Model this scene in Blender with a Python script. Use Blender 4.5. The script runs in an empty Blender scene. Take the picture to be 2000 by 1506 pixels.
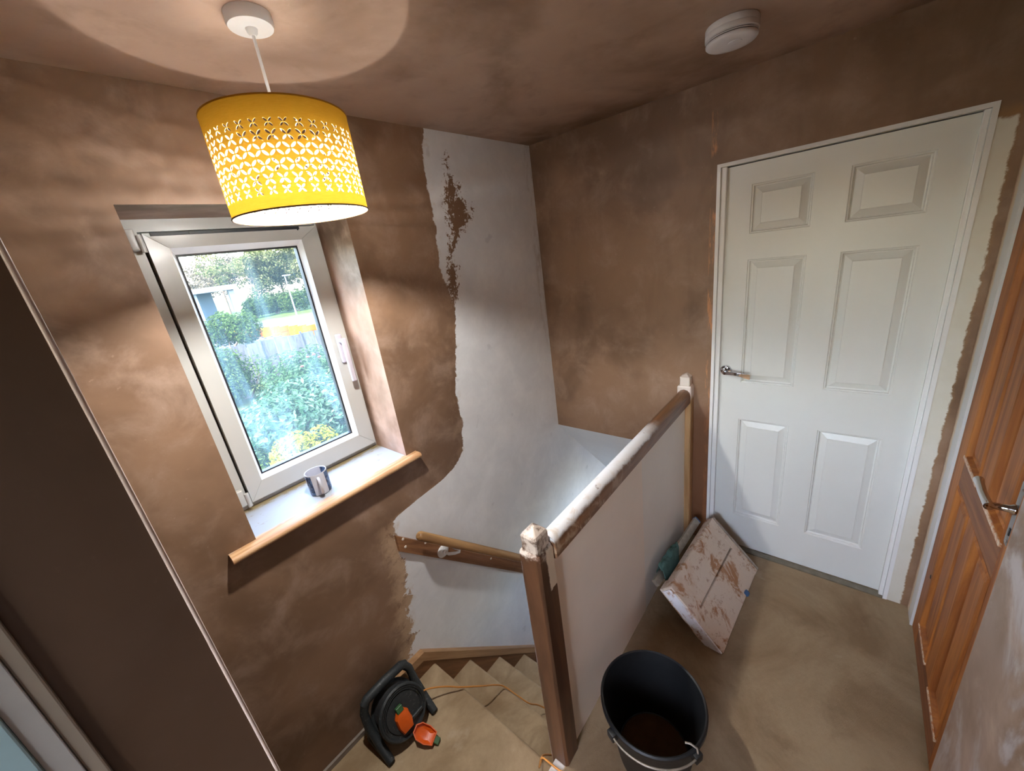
import bpy, bmesh, math, random
import numpy as np
from mathutils import Vector, Matrix
random.seed(7); rng = np.random.default_rng(7)
SC = bpy.context.scene; COL = SC.collection

# ------------------------------------------------------------------ camera
H = 1.767                                   # eye height above the landing carpet
FPX = 760.78                                # focal length in pixels of the 2000 px frame
def rotz(a): c, s = math.cos(a), math.sin(a); return np.array([[c,-s,0],[s,c,0],[0,0,1.0]])
def rotx(a): c, s = math.cos(a), math.sin(a); return np.array([[1.0,0,0],[0,c,-s],[0,s,c]])
RC = rotz(-0.83342611) @ rotx(1.24302022) @ rotz(-0.142229417)
cam = bpy.data.cameras.new('camera'); cam_o = bpy.data.objects.new('camera', cam); COL.objects.link(cam_o)
cam.sensor_width = 36; cam.lens = 36*FPX/2000; cam.clip_start = 0.01; cam.clip_end = 600
M = Matrix(RC.tolist()).to_4x4(); M.translation = (0, 0, H); cam_o.matrix_world = M
SC.camera = cam_o
EYE = np.array([0, 0, H])
def ray(x, y): return RC @ np.array([(x-1000)/FPX, -(y-753)/FPX, -1.0])
def PX(x, y, X): r = ray(x, y); return EYE + r*X/r[0]
def PY(x, y, Y): r = ray(x, y); return EYE + r*Y/r[1]
def PZ(x, y, Z): r = ray(x, y); return EYE + r*(Z-H)/r[2]

# ------------------------------------------------------------------ world, sun, exposure
SC.view_settings.view_transform = 'Standard'; SC.view_settings.look = 'None'
SC.view_settings.gamma = 1.0; SC.view_settings.use_curve_mapping = False
SC.view_settings.exposure = 1.2
try:
    SC.cycles.use_denoising = True; SC.cycles.max_bounces = 8; SC.cycles.diffuse_bounces = 5
    SC.cycles.transparent_max_bounces = 16; SC.cycles.sample_clamp_indirect = 6.0; SC.cycles.caustics_reflective = False
    SC.cycles.caustics_refractive = False
except Exception: pass
wd = bpy.data.worlds.new('sky'); SC.world = wd; wd.use_nodes = True
wn = wd.node_tree.nodes; wl = wd.node_tree.links; wn.clear()
wo = wn.new('ShaderNodeOutputWorld'); wb = wn.new('ShaderNodeBackground'); ws = wn.new('ShaderNodeTexSky')
ws.sky_type = 'NISHITA'; ws.sun_disc = False; ws.sun_elevation = math.radians(60); ws.sun_rotation = math.radians(246)
ws.air_density = 1.2; ws.dust_density = 3.0; ws.ozone_density = 1.0
wb.inputs['Strength'].default_value = 2.3
wl.new(ws.outputs[0], wb.inputs[0]); wl.new(wb.outputs[0], wo.inputs[0])
sun = bpy.data.lights.new('sun', 'SUN'); sun.energy = 4.0; sun.angle = math.radians(2); sun.color = (1, .95, .86)
sun_o = bpy.data.objects.new('sun', sun); COL.objects.link(sun_o)
sun_o.rotation_euler = Vector((.455, .205, -.866)).to_track_quat('-Z', 'Y').to_euler()     # high sun from behind the photographer
LAMP_W = 118.0

# ------------------------------------------------------------------ material helpers
def lin(c):
    return tuple(((v/255)/12.92 if v/255 <= .04045 else ((v/255+.055)/1.055)**2.4) for v in c) + (1.0,)
class NT:
    def __init__(s, name):
        s.m = bpy.data.materials.new(name); s.m.use_nodes = True; s.t = s.m.node_tree; s.t.nodes.clear()
        s.out = s.n('ShaderNodeOutputMaterial'); s.p = s.n('ShaderNodeBsdfPrincipled'); s.l(s.p.outputs[0], s.out.inputs[0])
        g = s.n('ShaderNodeNewGeometry'); s.pos = g.outputs['Position']
    def n(s, t, **k):
        x = s.t.nodes.new(t)
        for a, b in k.items(): setattr(x, a, b)
        return x
    def l(s, a, b): s.t.links.new(a, b)
    def val(s, inp, v):
        if hasattr(v, 'node'): s.l(v, inp)
        else: inp.default_value = v
    def math(s, op, a, b=0.0, c=0.0, clamp=False):
        x = s.n('ShaderNodeMath', operation=op); x.use_clamp = clamp
        s.val(x.inputs[0], a); s.val(x.inputs[1], b); s.val(x.inputs[2], c); return x.outputs[0]
    def scale(s, v, sc, off=(0,0,0)):
        x = s.n('ShaderNodeMapping'); s.l(v, x.inputs[0]); x.inputs['Scale'].default_value = sc; x.inputs['Location'].default_value = off; return x.outputs[0]
    def noise(s, scale=5, detail=4, rough=.55, dist=0, vec=None):
        x = s.n('ShaderNodeTexNoise'); s.l(vec if vec is not None else s.pos, x.inputs['Vector'])
        x.inputs['Scale'].default_value = scale; x.inputs['Detail'].default_value = detail
        x.inputs['Roughness'].default_value = rough; x.inputs['Distortion'].default_value = dist; return x.outputs[0]
    def step(s, v, lo, hi):                      # smoothstep to 0..1
        x = s.n('ShaderNodeMapRange', interpolation_type='SMOOTHSTEP'); s.val(x.inputs[0], v)
        s.val(x.inputs[1], lo); s.val(x.inputs[2], hi); return x.outputs[0]
    def mix(s, f, a, b):
        x = s.n('ShaderNodeMix', data_type='RGBA'); s.val(x.inputs['Factor'], f); s.val(x.inputs[6], a); s.val(x.inputs[7], b); return x.outputs[2]
    def ramp(s, v, stops):
        x = s.n('ShaderNodeValToRGB'); s.val(x.inputs[0], v); e = x.color_ramp.elements
        while len(e) < len(stops): e.new(.5)
        for i, (p, c) in enumerate(stops):
            e[i].position = p; e[i].color = c if len(c) == 4 else (*c, 1)
        return x.outputs[0]
    def curve(s, v, pts, lo, hi):                # piecewise-linear function of v; pts (v, value 0..2)
        t = s.math('DIVIDE', s.math('SUBTRACT', v, lo), hi-lo)
        pts = sorted(pts); r = s.ramp(t, [((p-lo)/(hi-lo), (q/2, q/2, q/2)) for p, q in pts])
        return s.math('MULTIPLY', r, 2.0)
    def xyz(s):
        x = s.n('ShaderNodeSeparateXYZ'); s.l(s.pos, x.inputs[0]); return x.outputs
    def bump(s, h, strength=.2, dist=.01):
        b = s.n('ShaderNodeBump'); b.inputs['Strength'].default_value = strength; b.inputs['Distance'].default_value = dist
        s.val(b.inputs['Height'], h); s.l(b.outputs[0], s.p.inputs['Normal'])
    def set(s, color=None, rough=None, metal=None, **k):
        if color is not None: s.val(s.p.inputs['Base Color'], color)
        if rough is not None: s.val(s.p.inputs['Roughness'], rough)
        if metal is not None: s.val(s.p.inputs['Metallic'], metal)
        for a, b in k.items(): s.val(s.p.inputs[a.replace('_', ' ')], b)
        return s.m
MATS = {}
def plain(name, rgb, rough=.5, metal=0.0, var=.08, scale=30, bump=0.0):
    if name in MATS: return MATS[name]
    t = NT(name); c = lin(rgb); n = t.noise(scale, 3)
    d = tuple(v*(1-2*var) for v in c[:3])+(1,)
    u = tuple(min(1, v*(1+var)) for v in c[:3])+(1,)
    t.set(t.mix(n, d, u), rough, metal)
    if bump: t.bump(t.noise(scale*4, 3), bump, .004)
    MATS[name] = t.m; return t.m

PL_DARK, PL_MID, PL_PINK = lin((108, 81, 60)), lin((138, 107, 83)), lin((182, 156, 138))
def plaster_color(t, off=0.0, pink=.55, mid=None):
    v = t.scale(t.pos, (1,1,1), (off, off*.7, off*.3))
    big = t.noise(1.7, 5, .55, .4, v); fine = t.noise(6, 6, .64, .35, v)
    streak = t.noise(3.0, 4, .6, .4, t.scale(t.pos, (2.6, 2.6, .5), (off, 0, 0)))
    c = t.mix(t.step(big, .34, .62), PL_DARK, mid or PL_MID)
    c = t.mix(t.math('MULTIPLY', t.step(fine, .42, .80), pink), c, PL_PINK)
    c = t.mix(t.math('MULTIPLY', t.step(streak, .5, .78), .35), c, PL_DARK)
    fl = t.noise(46, 3, .6, 0, v)
    c = t.mix(t.math('MULTIPLY', t.step(fl, .66, .8), .35), c, PL_PINK)
    return c, fine, streak
def plaster(name, off=0.0, pink=.55, rough=.5, mid=None):
    t = NT(name); c, fine, streak = plaster_color(t, off, pink, mid)
    t.set(c, rough); t.bump(t.math('ADD', fine, streak), .12, .01); return t.m
def wall_a_mat():
    t = NT('plaster_and_old_paint'); c, fine, streak = plaster_color(t, 3.1, .5)
    X, Y, Z = t.xyz()
    edge = [(2.318,1.306),(2.218,1.272),(2.035,1.262),(1.93,1.273),(1.75,1.243),(1.65,1.273),(1.55,1.297),(1.40,1.27),(1.30,1.243),(1.12,1.199),(.974,1.21),
            (.811,1.171),(.75,1.10),(.722,1.0),(.705,.80),(.688,.694),(.607,.699),(.481,.688),(.40,.70),(.315,.664),(.25,.69),(.173,.64),(.10,.66),(.06,.63),(.028,.664),(-.02,.60),(-.069,.591),(-.15,.55),(-.4,.5)]
    f = t.curve(Z, edge, -1.0, 2.5)
    low = t.step(Z, .75, .55)
    wob = t.math('SUBTRACT', t.noise(14, 6, .7, 1.0), .5)
    wob = t.math('MULTIPLY', wob, t.math('ADD', t.math('MULTIPLY', low, .10), .06))
    d = t.math('SUBTRACT', t.math('ADD', X, wob), f)
    white = t.step(d, -.004, .004)
    # the plaster smear left inside the painted area
    xc = t.curve(Z, [(2.35,1.42),(2.25,1.40),(2.08,1.41),(2.0,1.44),(1.94,1.42),(1.79,1.335),(1.65,1.315),(1.5,1.275),(1.3,1.25)], -1.0, 2.5)
    hw = t.curve(Z, [(2.35,.02),(2.26,.05),(2.1,.075),(2.0,.085),(1.94,.07),(1.86,.045),(1.65,.05),(1.5,.02),(1.3,.02)], -1.0, 2.5)
    q = t.math('DIVIDE', t.math('ABSOLUTE', t.math('SUBTRACT', X, xc)), hw)
    rag = t.math('ADD', t.math('MULTIPLY', t.noise(17, 8, .78, .5), .62), t.math('MULTIPLY', t.noise(75, 4, .7, .2), .38))
    dens = t.curve(Z, [(2.32,.0),(2.2,.16),(2.1,.24),(2.02,.36),(1.93,.40),(1.85,.26),(1.78,.2),(1.7,.3),(1.62,.3),(1.52,.24),(1.44,0)], -1.0, 2.5)
    smear = t.step(t.math('SUBTRACT', t.math('ADD', rag, t.math('MULTIPLY', dens, .52)), t.math('MULTIPLY', q, .13)), .585, .600)
    smear = t.math('MULTIPLY', smear, t.math('MULTIPLY', t.step(Z, 1.42, 1.5), t.step(Z, 2.3, 2.24)))
    smear = t.math('MULTIPLY', smear, t.step(q, 1.5, 1.2))
    buffn = t.noise(16, 8, .75, .25)
    band = t.math('MULTIPLY', t.step(d, -.11, -.02), t.step(t.math('ADD', buffn, t.math('MULTIPLY', low, .10)), .47, .6))
    c = t.mix(t.math('MULTIPLY', band, t.math('ADD', .12, t.math('MULTIPLY', low, .65))), c, lin((196, 166, 134)))
    rim = t.math('MULTIPLY', t.step(d, .05, .0), t.step(buffn, .5, .7))
    scuff = t.noise(5, 6, .7, .3)
    pw = t.mix(t.step(scuff, .3, .8), lin((224, 224, 225)), lin((240, 240, 240)))
    spots = t.math('MULTIPLY', t.step(t.noise(11, 2, .5, .2), .70, .78), .25)
    pw = t.mix(spots, pw, lin((160, 158, 162)))
    pw = t.mix(t.math('MULTIPLY', rim, .6), pw, lin((196, 170, 136)))
    edgew = t.math('MULTIPLY', t.step(X, 1.97, 2.04), t.step(t.noise(30, 5, .7, 0, t.scale(t.pos, (1,1,.25))), .48, .62))
    edgew = t.math('MULTIPLY', edgew, t.step(Z, .9, 1.5))
    pw = t.mix(t.math('MULTIPLY', edgew, .45), pw, lin((158, 140, 118)))
    col = t.mix(white, c, pw); col = t.mix(smear, col, lin((126, 96, 72)))
    t.set(col, .55)
    hgt = t.math('ADD', t.math('MULTIPLY', t.math('SUBTRACT', 1.0, white), .25), t.math('MULTIPLY', smear, .25))
    t.bump(t.math('ADD', hgt, t.math('MULTIPLY', fine, .5)), .2, .008); return t.m
def wall_b_mat():
    t = NT('plaster_round_door'); c, fine, streak = plaster_color(t, 7.7, .38)
    X, Y, Z = t.xyz()
    w = t.math('MULTIPLY', t.math('SUBTRACT', t.noise(24, 6, .7, .6), .5), .03)
    yy = t.math('ADD', Y, w)
    m = t.math('MULTIPLY', t.step(yy, -.336, -.330), t.step(Y, -.272, -.280))
    m = t.math('MULTIPLY', m, t.step(t.math('ADD', Z, w), 1.955, 1.945))
    c = t.mix(t.math('MULTIPLY', t.math('MULTIPLY', t.step(yy, -.345, -.325), t.step(Y, -.272, -.28)), t.step(t.math('ADD', Z, w), 1.99, 1.96)), c, lin((150, 112, 74)))
    cream = t.mix(t.noise(9, 4), lin((206, 198, 182)), lin((226, 223, 216)))
    copper = t.math('MULTIPLY', t.math('MULTIPLY', t.step(Y, .528, .520), t.step(Y, .49, .5)), t.step(t.noise(8, 5, .7, 0, t.scale(t.pos, (1,3,.6))), .5, .62))
    c = t.mix(t.math('MULTIPLY', copper, .8), c, lin((206, 140, 92)))
    low = t.math('MULTIPLY', t.math('MULTIPLY', t.step(Z, .95, .75), t.step(Y, .60, .58)), t.step(Y, .48, .5))
    c = t.mix(t.math('MULTIPLY', low, .75), c, lin((112, 66, 36)))
    t.set(t.mix(m, c, cream), .5); t.bump(t.math('ADD', fine, streak), .12, .01); return t.m
def carpet_mat(name='worn_beige_carpet', soil=0.0):
    t = NT(name)
    st = t.noise(2.6, 6, .62, .5); pile = t.noise(420, 3, .7); mid = t.noise(60, 4, .6)
    c = t.mix(t.step(st, .34, .66), lin((150, 124, 92)), lin((196, 172, 138)))
    c = t.mix(t.math('MULTIPLY', t.step(t.noise(4.7, 5, .65, .8), .58, .74), .5), c, lin((128, 104, 76)))
    c = t.mix(t.math('MULTIPLY', t.step(t.noise(6.5, 4, .6, .3), .64, .76), .45), c, lin((214, 196, 170)))
    c = t.mix(t.math('MULTIPLY', mid, .35), c, lin((138, 114, 86)))
    c = t.mix(soil, c, lin((84, 62, 42)))  # soiling, also used to tone the landing down against daylight
    t.set(c, .95); t.bump(t.math('ADD', pile, mid), .6, .004); return t.m
def wood_mat(name, dark, light, axis='z', dust=None, rough=.45, k=1.0, slope=False):
    t = NT(name); s = {'z': (22*k, 22*k, 1.6), 'x': (1.6, 22*k, 22*k), 'y': (22*k, 1.6, 22*k)}[axis]
    src = t.pos
    if slope:
        r_ = t.n('ShaderNodeMapping'); t.l(t.pos, r_.inputs[0]); r_.inputs['Rotation'].default_value = (0, -math.radians(45.5), 0); src = r_.outputs[0]
    v = t.scale(src, s)
    g = t.noise(1.0, 6, .65, .8, v); b = t.noise(2.1, 3, .6)
    c = t.mix(t.step(g, .3, .7), lin(dark), lin(light)); c = t.mix(t.math('MULTIPLY', t.step(b, .5, .75), .3), c, lin(dark))
    if dust: c = dust(t, c)
    t.set(c, rough); t.bump(g, .12, .003); return t.m

def shaded_wall_mat():  # fresh plaster with the return wall's shade mixed into its colour
    t = NT('shaded_dark_plaster'); c, fine, streak = plaster_color(t, 15.9, .2)
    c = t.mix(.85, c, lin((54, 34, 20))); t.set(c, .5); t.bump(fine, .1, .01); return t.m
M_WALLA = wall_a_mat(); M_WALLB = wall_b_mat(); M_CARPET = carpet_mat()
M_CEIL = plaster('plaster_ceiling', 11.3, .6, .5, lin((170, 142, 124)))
M_LEFT = shaded_wall_mat(); M_REVEAL = plaster('plaster_reveal', 2.2, .9, .5, lin((190, 152, 130)))
def right_mat():
    t = NT('plaster_half_dry'); c, fine, streak = plaster_color(t, 19.4, .7, lin((142, 118, 102)))
    c = t.mix(t.math('MULTIPLY', t.step(t.noise(2.4, 5, .6, 1.6, t.scale(t.pos, (1.6, 1, .8))), .46, .62), .8), c, lin((172, 162, 160)))
    t.set(c, .45); t.bump(fine, .1, .008); return t.m
M_RIGHT = right_mat()
M_WHITEWALL = plain('old_white_emulsion', (236, 236, 236), .6, var=.04, scale=6)
M_UPVC = plain('white_upvc', (182, 181, 176), .3, var=.03, scale=9)
M_GASKET = plain('black_gasket', (22, 22, 30), .5)
M_DOORW = plain('white_satin_paint', (224, 225, 222), .34, var=.025, scale=5)
M_GLOSS = plain('white_gloss_paint', (236, 236, 236), .25, var=.03, scale=20)
M_CHROME = plain('chrome', (205, 205, 210), .08, 1.0, var=.02)
M_STEEL = plain('dull_steel', (150, 150, 150), .35, 1.0, var=.1)
M_BLACKPL = plain('black_plastic_dusty', (34, 36, 38), .55, var=.3, scale=60, bump=.15)
M_WHITEPL = plain('white_plastic', (226, 226, 228), .4, var=.03)

# ------------------------------------------------------------------ mesh helpers
ORG = {}
class MB:
    def __init__(s): s.bm = bmesh.new()
    def add(s, verts, faces):
        vs = [s.bm.verts.new(tuple(map(float, v))) for v in verts]
        out = []
        for f in faces:
            try: out.append(s.bm.faces.new([vs[i] for i in f]))
            except ValueError: pass
        return vs, out
    def box(s, x0, x1, y0, y1, z0, z1, bevel=0.0, seg=2, f=None):
        t = bmesh.new(); c = [(x, y, z) for x in (x0, x1) for y in (y0, y1) for z in (z0, z1)]
        v = [t.verts.new(p) for p in c]
        for q in ((0,1,3,2),(4,6,7,5),(0,4,5,1),(2,3,7,6),(0,2,6,4),(1,5,7,3)): t.faces.new([v[i] for i in q])
        if bevel: bmesh.ops.bevel(t, geom=t.edges[:], offset=bevel, segments=seg, affect='EDGES', profile=.6)
        s.merge(t, f); return s
    def merge(s, t, f=None):
        t.verts.index_update(); vs = [f(tuple(v.co)) if f else tuple(v.co) for v in t.verts]
        s.add(vs, [[v.index for v in q.verts] for q in t.faces]); t.free()
    def prism(s, poly, f, d0, d1):               # polygon (u,v) pushed from depth d0 to d1 through f(u,v,d)
        n = len(poly); vs = [f(u, v, d0) for u, v in poly] + [f(u, v, d1) for u, v in poly]
        fs = [list(range(n))[::-1], list(range(n, 2*n))] + [[i, (i+1) % n, (i+1) % n+n, i+n] for i in range(n)]
        s.add(vs, fs); return s
    def tube(s, pts, r, n=10, cap=True):
        pts = [np.array(p, float) for p in pts]; rr = r if hasattr(r, '__len__') else [r]*len(pts); rings = []; prev = None
        for i, p in enumerate(pts):
            d = (pts[min(i+1, len(pts)-1)]-pts[max(i-1, 0)]); d /= np.linalg.norm(d)+1e-12
            if prev is None:
                a = np.array([0, 0, 1.0]) if abs(d[2]) < .9 else np.array([1.0, 0, 0])
            else: a = prev
            u = a-d*(a@d); u /= np.linalg.norm(u); w = np.cross(d, u); prev = u
            rings.append([p+rr[i]*(math.cos(t)*u+math.sin(t)*w) for t in np.linspace(0, 2*math.pi, n, endpoint=False)])
        vs = [q for g in rings for q in g]
        fs = [[i*n+j, i*n+(j+1) % n, (i+1)*n+(j+1) % n, (i+1)*n+j] for i in range(len(pts)-1) for j in range(n)]
        if cap: fs += [list(range(n))[::-1], [(len(pts)-1)*n+j for j in range(n)]]
        s.add(vs, fs); return s
    def lathe(s, prof, c=(0,0,0), n=32, f=None, a0=0.0):            # prof of (r, h)
        f = f or (lambda x, y, z: (c[0]+x, c[1]+y, c[2]+z)); vs = []; fs = []
        for r, h in prof:
            vs += [f(r*math.cos(a0+2*math.pi*j/n), r*math.sin(a0+2*math.pi*j/n), h) for j in range(n)]
        m = len(prof)
        fs = [[i*n+j, i*n+(j+1) % n, (i+1)*n+(j+1) % n, (i+1)*n+j] for i in range(m-1) for j in range(n)]
        if prof[0][0] > 1e-6: fs.append(list(range(n))[::-1])
        if prof[-1][0] > 1e-6: fs.append([(m-1)*n+j for j in range(n)])
        s.add(vs, fs); return s
    def slab(s, us, vs, empty, f, d0, d1):        # board with rectangular openings
        us = sorted(us); vs = sorted(vs); nu, nv = len(us)-1, len(vs)-1
        fill = [[not any(a-1e-6 <= (us[i]+us[i+1])/2 <= b+1e-6 and c-1e-6 <= (vs[j]+vs[j+1])/2 <= d+1e-6 for a, b, c, d in empty) for j in range(nv)] for i in range(nu)]
        g = lambda i, j: 0 <= i < nu and 0 <= j < nv and fill[i][j]
        V = []; F = []
        def q(*p): k = len(V); V.extend(f(*x) for x in p); F.append([k, k+1, k+2, k+3])
        for i in range(nu):
            for j in range(nv):
                if not fill[i][j]: continue
                a, b, c, d = us[i], us[i+1], vs[j], vs[j+1]
                q((a,c,d0),(b,c,d0),(b,d,d0),(a,d,d0)); q((a,c,d1),(a,d,d1),(b,d,d1),(b,c,d1))
                if not g(i-1, j): q((a,c,d0),(a,d,d0),(a,d,d1),(a,c,d1))
                if not g(i+1, j): q((b,c,d0),(b,c,d1),(b,d,d1),(b,d,d0))
                if not g(i, j-1): q((a,c,d0),(a,c,d1),(b,c,d1),(b,c,d0))
                if not g(i, j+1): q((a,d,d0),(b,d,d0),(b,d,d1),(a,d,d1))
        s.add(V, F); return s
    def build(s, name, mat, parent=None, smooth=None, weld=True):
        if weld: bmesh.ops.remove_doubles(s.bm, verts=s.bm.verts[:], dist=1e-6)
        bmesh.ops.recalc_face_normals(s.bm, faces=s.bm.faces[:])
        if parent is not None:
            o = ORG[parent.name]
            for v in s.bm.verts: v.co -= Vector(o)
        me = bpy.data.meshes.new(name); s.bm.to_mesh(me); s.bm.free()
        for m in (mat if isinstance(mat, (list, tuple)) else [mat]): me.materials.append(m)
        ob = bpy.data.objects.new(name, me); COL.objects.link(ob)
        if parent is not None: ob.parent = parent; ORG[ob.name] = ORG[parent.name]
        else: ORG[ob.name] = (0, 0, 0)
        if smooth:
            me.polygons.foreach_set('use_smooth', [True]*len(me.polygons)); me.set_sharp_from_angle(angle=math.radians(smooth))
        return ob
def tag(o, label, cat=None, group=None, kind=None):
    o['label'] = label
    if cat: o['category'] = cat
    if group: o['group'] = group
    if kind: o['kind'] = kind
    return o
def thing(name, loc, label, cat=None, group=None, kind=None):
    o = bpy.data.objects.new(name, None); COL.objects.link(o); o.location = loc; o.empty_display_size = .05
    ORG[o.name] = tuple(loc); return tag(o, label, cat, group, kind)
def struct(o, label): return tag(o, label, None, None, 'structure')

# ------------------------------------------------------------------ the room shell
XB, YA, ZC, YL, YR = 2.062, 1.483, 2.318, 0.62, -0.33
ident = lambda u, v, d: (u, v, d)
fA = lambda u, v, d: (u, d, v)               # u = x, v = z, depth = y
fB = lambda u, v, d: (d, u, v)               # u = y, v = z, depth = x
WX0, WX1, WZ0, WZ1 = .21, .845, .935, 2.02   # window opening
ob = MB().slab([-1.4, WX0, WX1, 4.2], [-3.0, WZ0, WZ1, 2.5], [(WX0, WX1, WZ0, WZ1)], fA, YA, YA+.32).build('wall_window', [M_WALLA, M_REVEAL])
for p in ob.data.polygons:
    c = p.center
    if YA+.005 < c.y < YA+.315 and -.5 < c.x < 1.5 and .5 < c.z < 2.2: p.material_index = 1
struct(ob, 'brown freshly plastered wall around the window with bare old white paint to one side')
DY0, DY1, DZ = -.287, .498, 2.0              # white door opening in the far wall
ob = MB().slab([-.75, DY0, DY1, .615, YA+.02], [-.3, .57, DZ, 2.5], [(DY0, DY1, -1, DZ), (.615, YA+.02, -1, .57)], fB, XB, XB+.12).build('wall_far', M_WALLB)
struct(ob, 'brown plastered wall holding the white six panel door')
ob = MB().slab([-1.6, XB+.12], [-.8, YA+.32], [], ident, ZC, ZC+.12).build('ceiling', M_CEIL)
struct(ob, 'pinkish brown skim plastered ceiling')
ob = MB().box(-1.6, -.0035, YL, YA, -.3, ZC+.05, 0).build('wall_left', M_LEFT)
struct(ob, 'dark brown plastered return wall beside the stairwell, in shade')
ob = MB().slab([-1.6, 1.19, XB], [-.3, 2.03, ZC+.05], [(1.19, XB, -1, 2.03)], fA, YR-.17, YR).build('wall_right', M_RIGHT)
struct(ob, 'half dried pink plaster wall beside the pine door')
ob = MB().slab([-.6, -.25, .54, YA], [-.3, 1.05, 2.1, ZC+.05], [(-.25, .54, 1.05, 2.1)], fB, -1.6, -1.5).build('wall_back', M_RIGHT); struct(ob, 'plain plastered wall at the far end of the landing, opened for the added window')
w2 = thing('window_added', (-1.55, .145, 1.05), 'added white framed window, out of view, letting daylight in from behind', kind='structure')  # unseen window, added to bring in daylight from behind the camera
MB().slab([-.25, -.20, .12, .17, .49, .54], [1.05, 1.10, 2.05, 2.1], [(-.20, .12, 1.10, 2.05), (.17, .49, 1.10, 2.05)], fB, -1.58, -1.52).build('frame', M_UPVC, w2)
ob = MB().box(XB+.121, XB+.2, -.75, .61, -.3, 2.5).build('wall_backing_white', M_WHITEWALL); struct(ob, 'added backing behind the white door, keeps sky out of its gaps')  # unseen backing added to stop sky light through the door gaps
ob = MB().box(1.1, 2.3, -.75, YR-.17, -.3, 2.5).build('wall_backing_pine', M_RIGHT); struct(ob, 'added backing behind the pine door, keeps sky out of its gaps')  # likewise added out of sight to block sky around the pine leaf
# corner bead on the edge of the left wall
ob = MB().tube([(-.0040, YL+.0005, z) for z in np.linspace(0, ZC, 8)], .0028, 10).build('trim_1', plain('galvanised_bead', (196, 176, 164), .4, var=.12, scale=80), smooth=50)
struct(ob, 'thin pale corner bead running up the edge of the dark wall')
# floor, carpeted landing
ob = MB().slab([-1.6, .735, XB+.05], [-.55, .60, .66], [(-1.6, .735, .60, .66)], ident, -.2, 0.0).build('floor', carpet_mat('soiled_darkened_carpet', .42))  # darker carpet copy: dirt plus toning that offsets daylight from behind
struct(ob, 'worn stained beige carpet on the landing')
ob = MB().tube([(-.9, .597, -.016), (.66, .597, -.016)], .0165, 12).build('trim_2', M_CARPET, smooth=50); struct(ob, 'rounded carpet edge at the top of the stairs')
ob = MB().box(.44, .652, .598, .64, -.03, .0015, .004).build('trim_7', plain('scuffed_white_nosing', (196, 188, 180), .6, var=.2, scale=40)); struct(ob, 'scuffed white painted nosing beside the newel foot')
# stairs
st = thing('stairs', (.3, 1.0, -.21), 'beige carpeted stairs going down beside the window wall', kind='structure')
def step_part(x0, x1, z, y0, y1):
    prof = [(x0, z), (x1-.016, z)] + [(x1-.016+.016*math.sin(a), z-.016+.016*math.cos(a)) for a in np.linspace(.3, math.pi, 7)] + [(x1-.022, z-.04), (x1-.022, z-.24), (x0, z-.24)]
    MB().prism(prof, lambda u, v, d: (u, d, v), y0, y1).build('step', M_CARPET, st, smooth=40)
step_part(-.004, .703, -.21, .585, YA)
for k in range(1, 9): step_part(.703+.213*(k-1)-.03, .703+.213*k, -.21-.22*k, .64, 1.458)
ob = MB().box(.735, 4.2, .60, .64, -3.0, -.2).build('wall_stair', M_WHITEWALL); struct(ob, 'white wall under the landing at the side of the stairs')
ob = MB().prism([(XB, .57), (XB+.12, .57), (4.2, -1.56), (4.2, -1.75)], lambda u, v, d: (u, d, v), .6, YA).build('ceiling_stair', M_WHITEWALL); struct(ob, 'white sloping soffit above the lower stairs')
ob = MB().box(4.1, 4.2, .6, YA, -3.0, -1.4).build('wall_hall', M_WHITEWALL); struct(ob, 'white wall at the foot of the stairs')
ob = MB().box(.6, 4.2, .6, YA+.1, -3.05, -2.95).build('floor_hall', M_CARPET); struct(ob, 'carpet at the foot of the stairs')
# wall string and skirting
M_STRING = wood_mat('string_wood', (100, 62, 34), (142, 94, 56), 'x', None, .45, 1.0, True); M_STRTOP = wood_mat('string_top_wood', (146, 106, 70), (184, 144, 104), 'x', None, .45, 1.0, True)
ws_ = thing('baseboard_stair', (.7, YA, -.2), 'brown wooden string board stepping down the wall beside the stairs', kind='structure')
ztop = lambda x: -.246-1.066*(x-.785)
poly = [(.40, -.22), (.40, -.098), (.645, -.098), (2.6, ztop(2.6)), (2.6, ztop(2.6)-.45), (.75, -.60), (.66, -.22)]
MB().prism(poly, fA, 1.458, YA-.0005).build('board', M_STRING, ws_)
MB().prism([(.40, -.100), (.40, -.078), (.655, -.078), (2.6, ztop(2.6)+.03), (2.6, ztop(2.6)-.012), (.64, -.122), (.40, -.122)], fA, 1.450, YA-.0005).build('moulding', M_STRTOP, ws_)
ob = MB().box(-.006, .40, YA-.012, YA-.0005, -.21, -.185).build('baseboard_window', plain('bare_plasterboard', (150, 136, 124), .8, var=.2, scale=30)); struct(ob, 'grey strip of bare board at the foot of the window wall')

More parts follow.
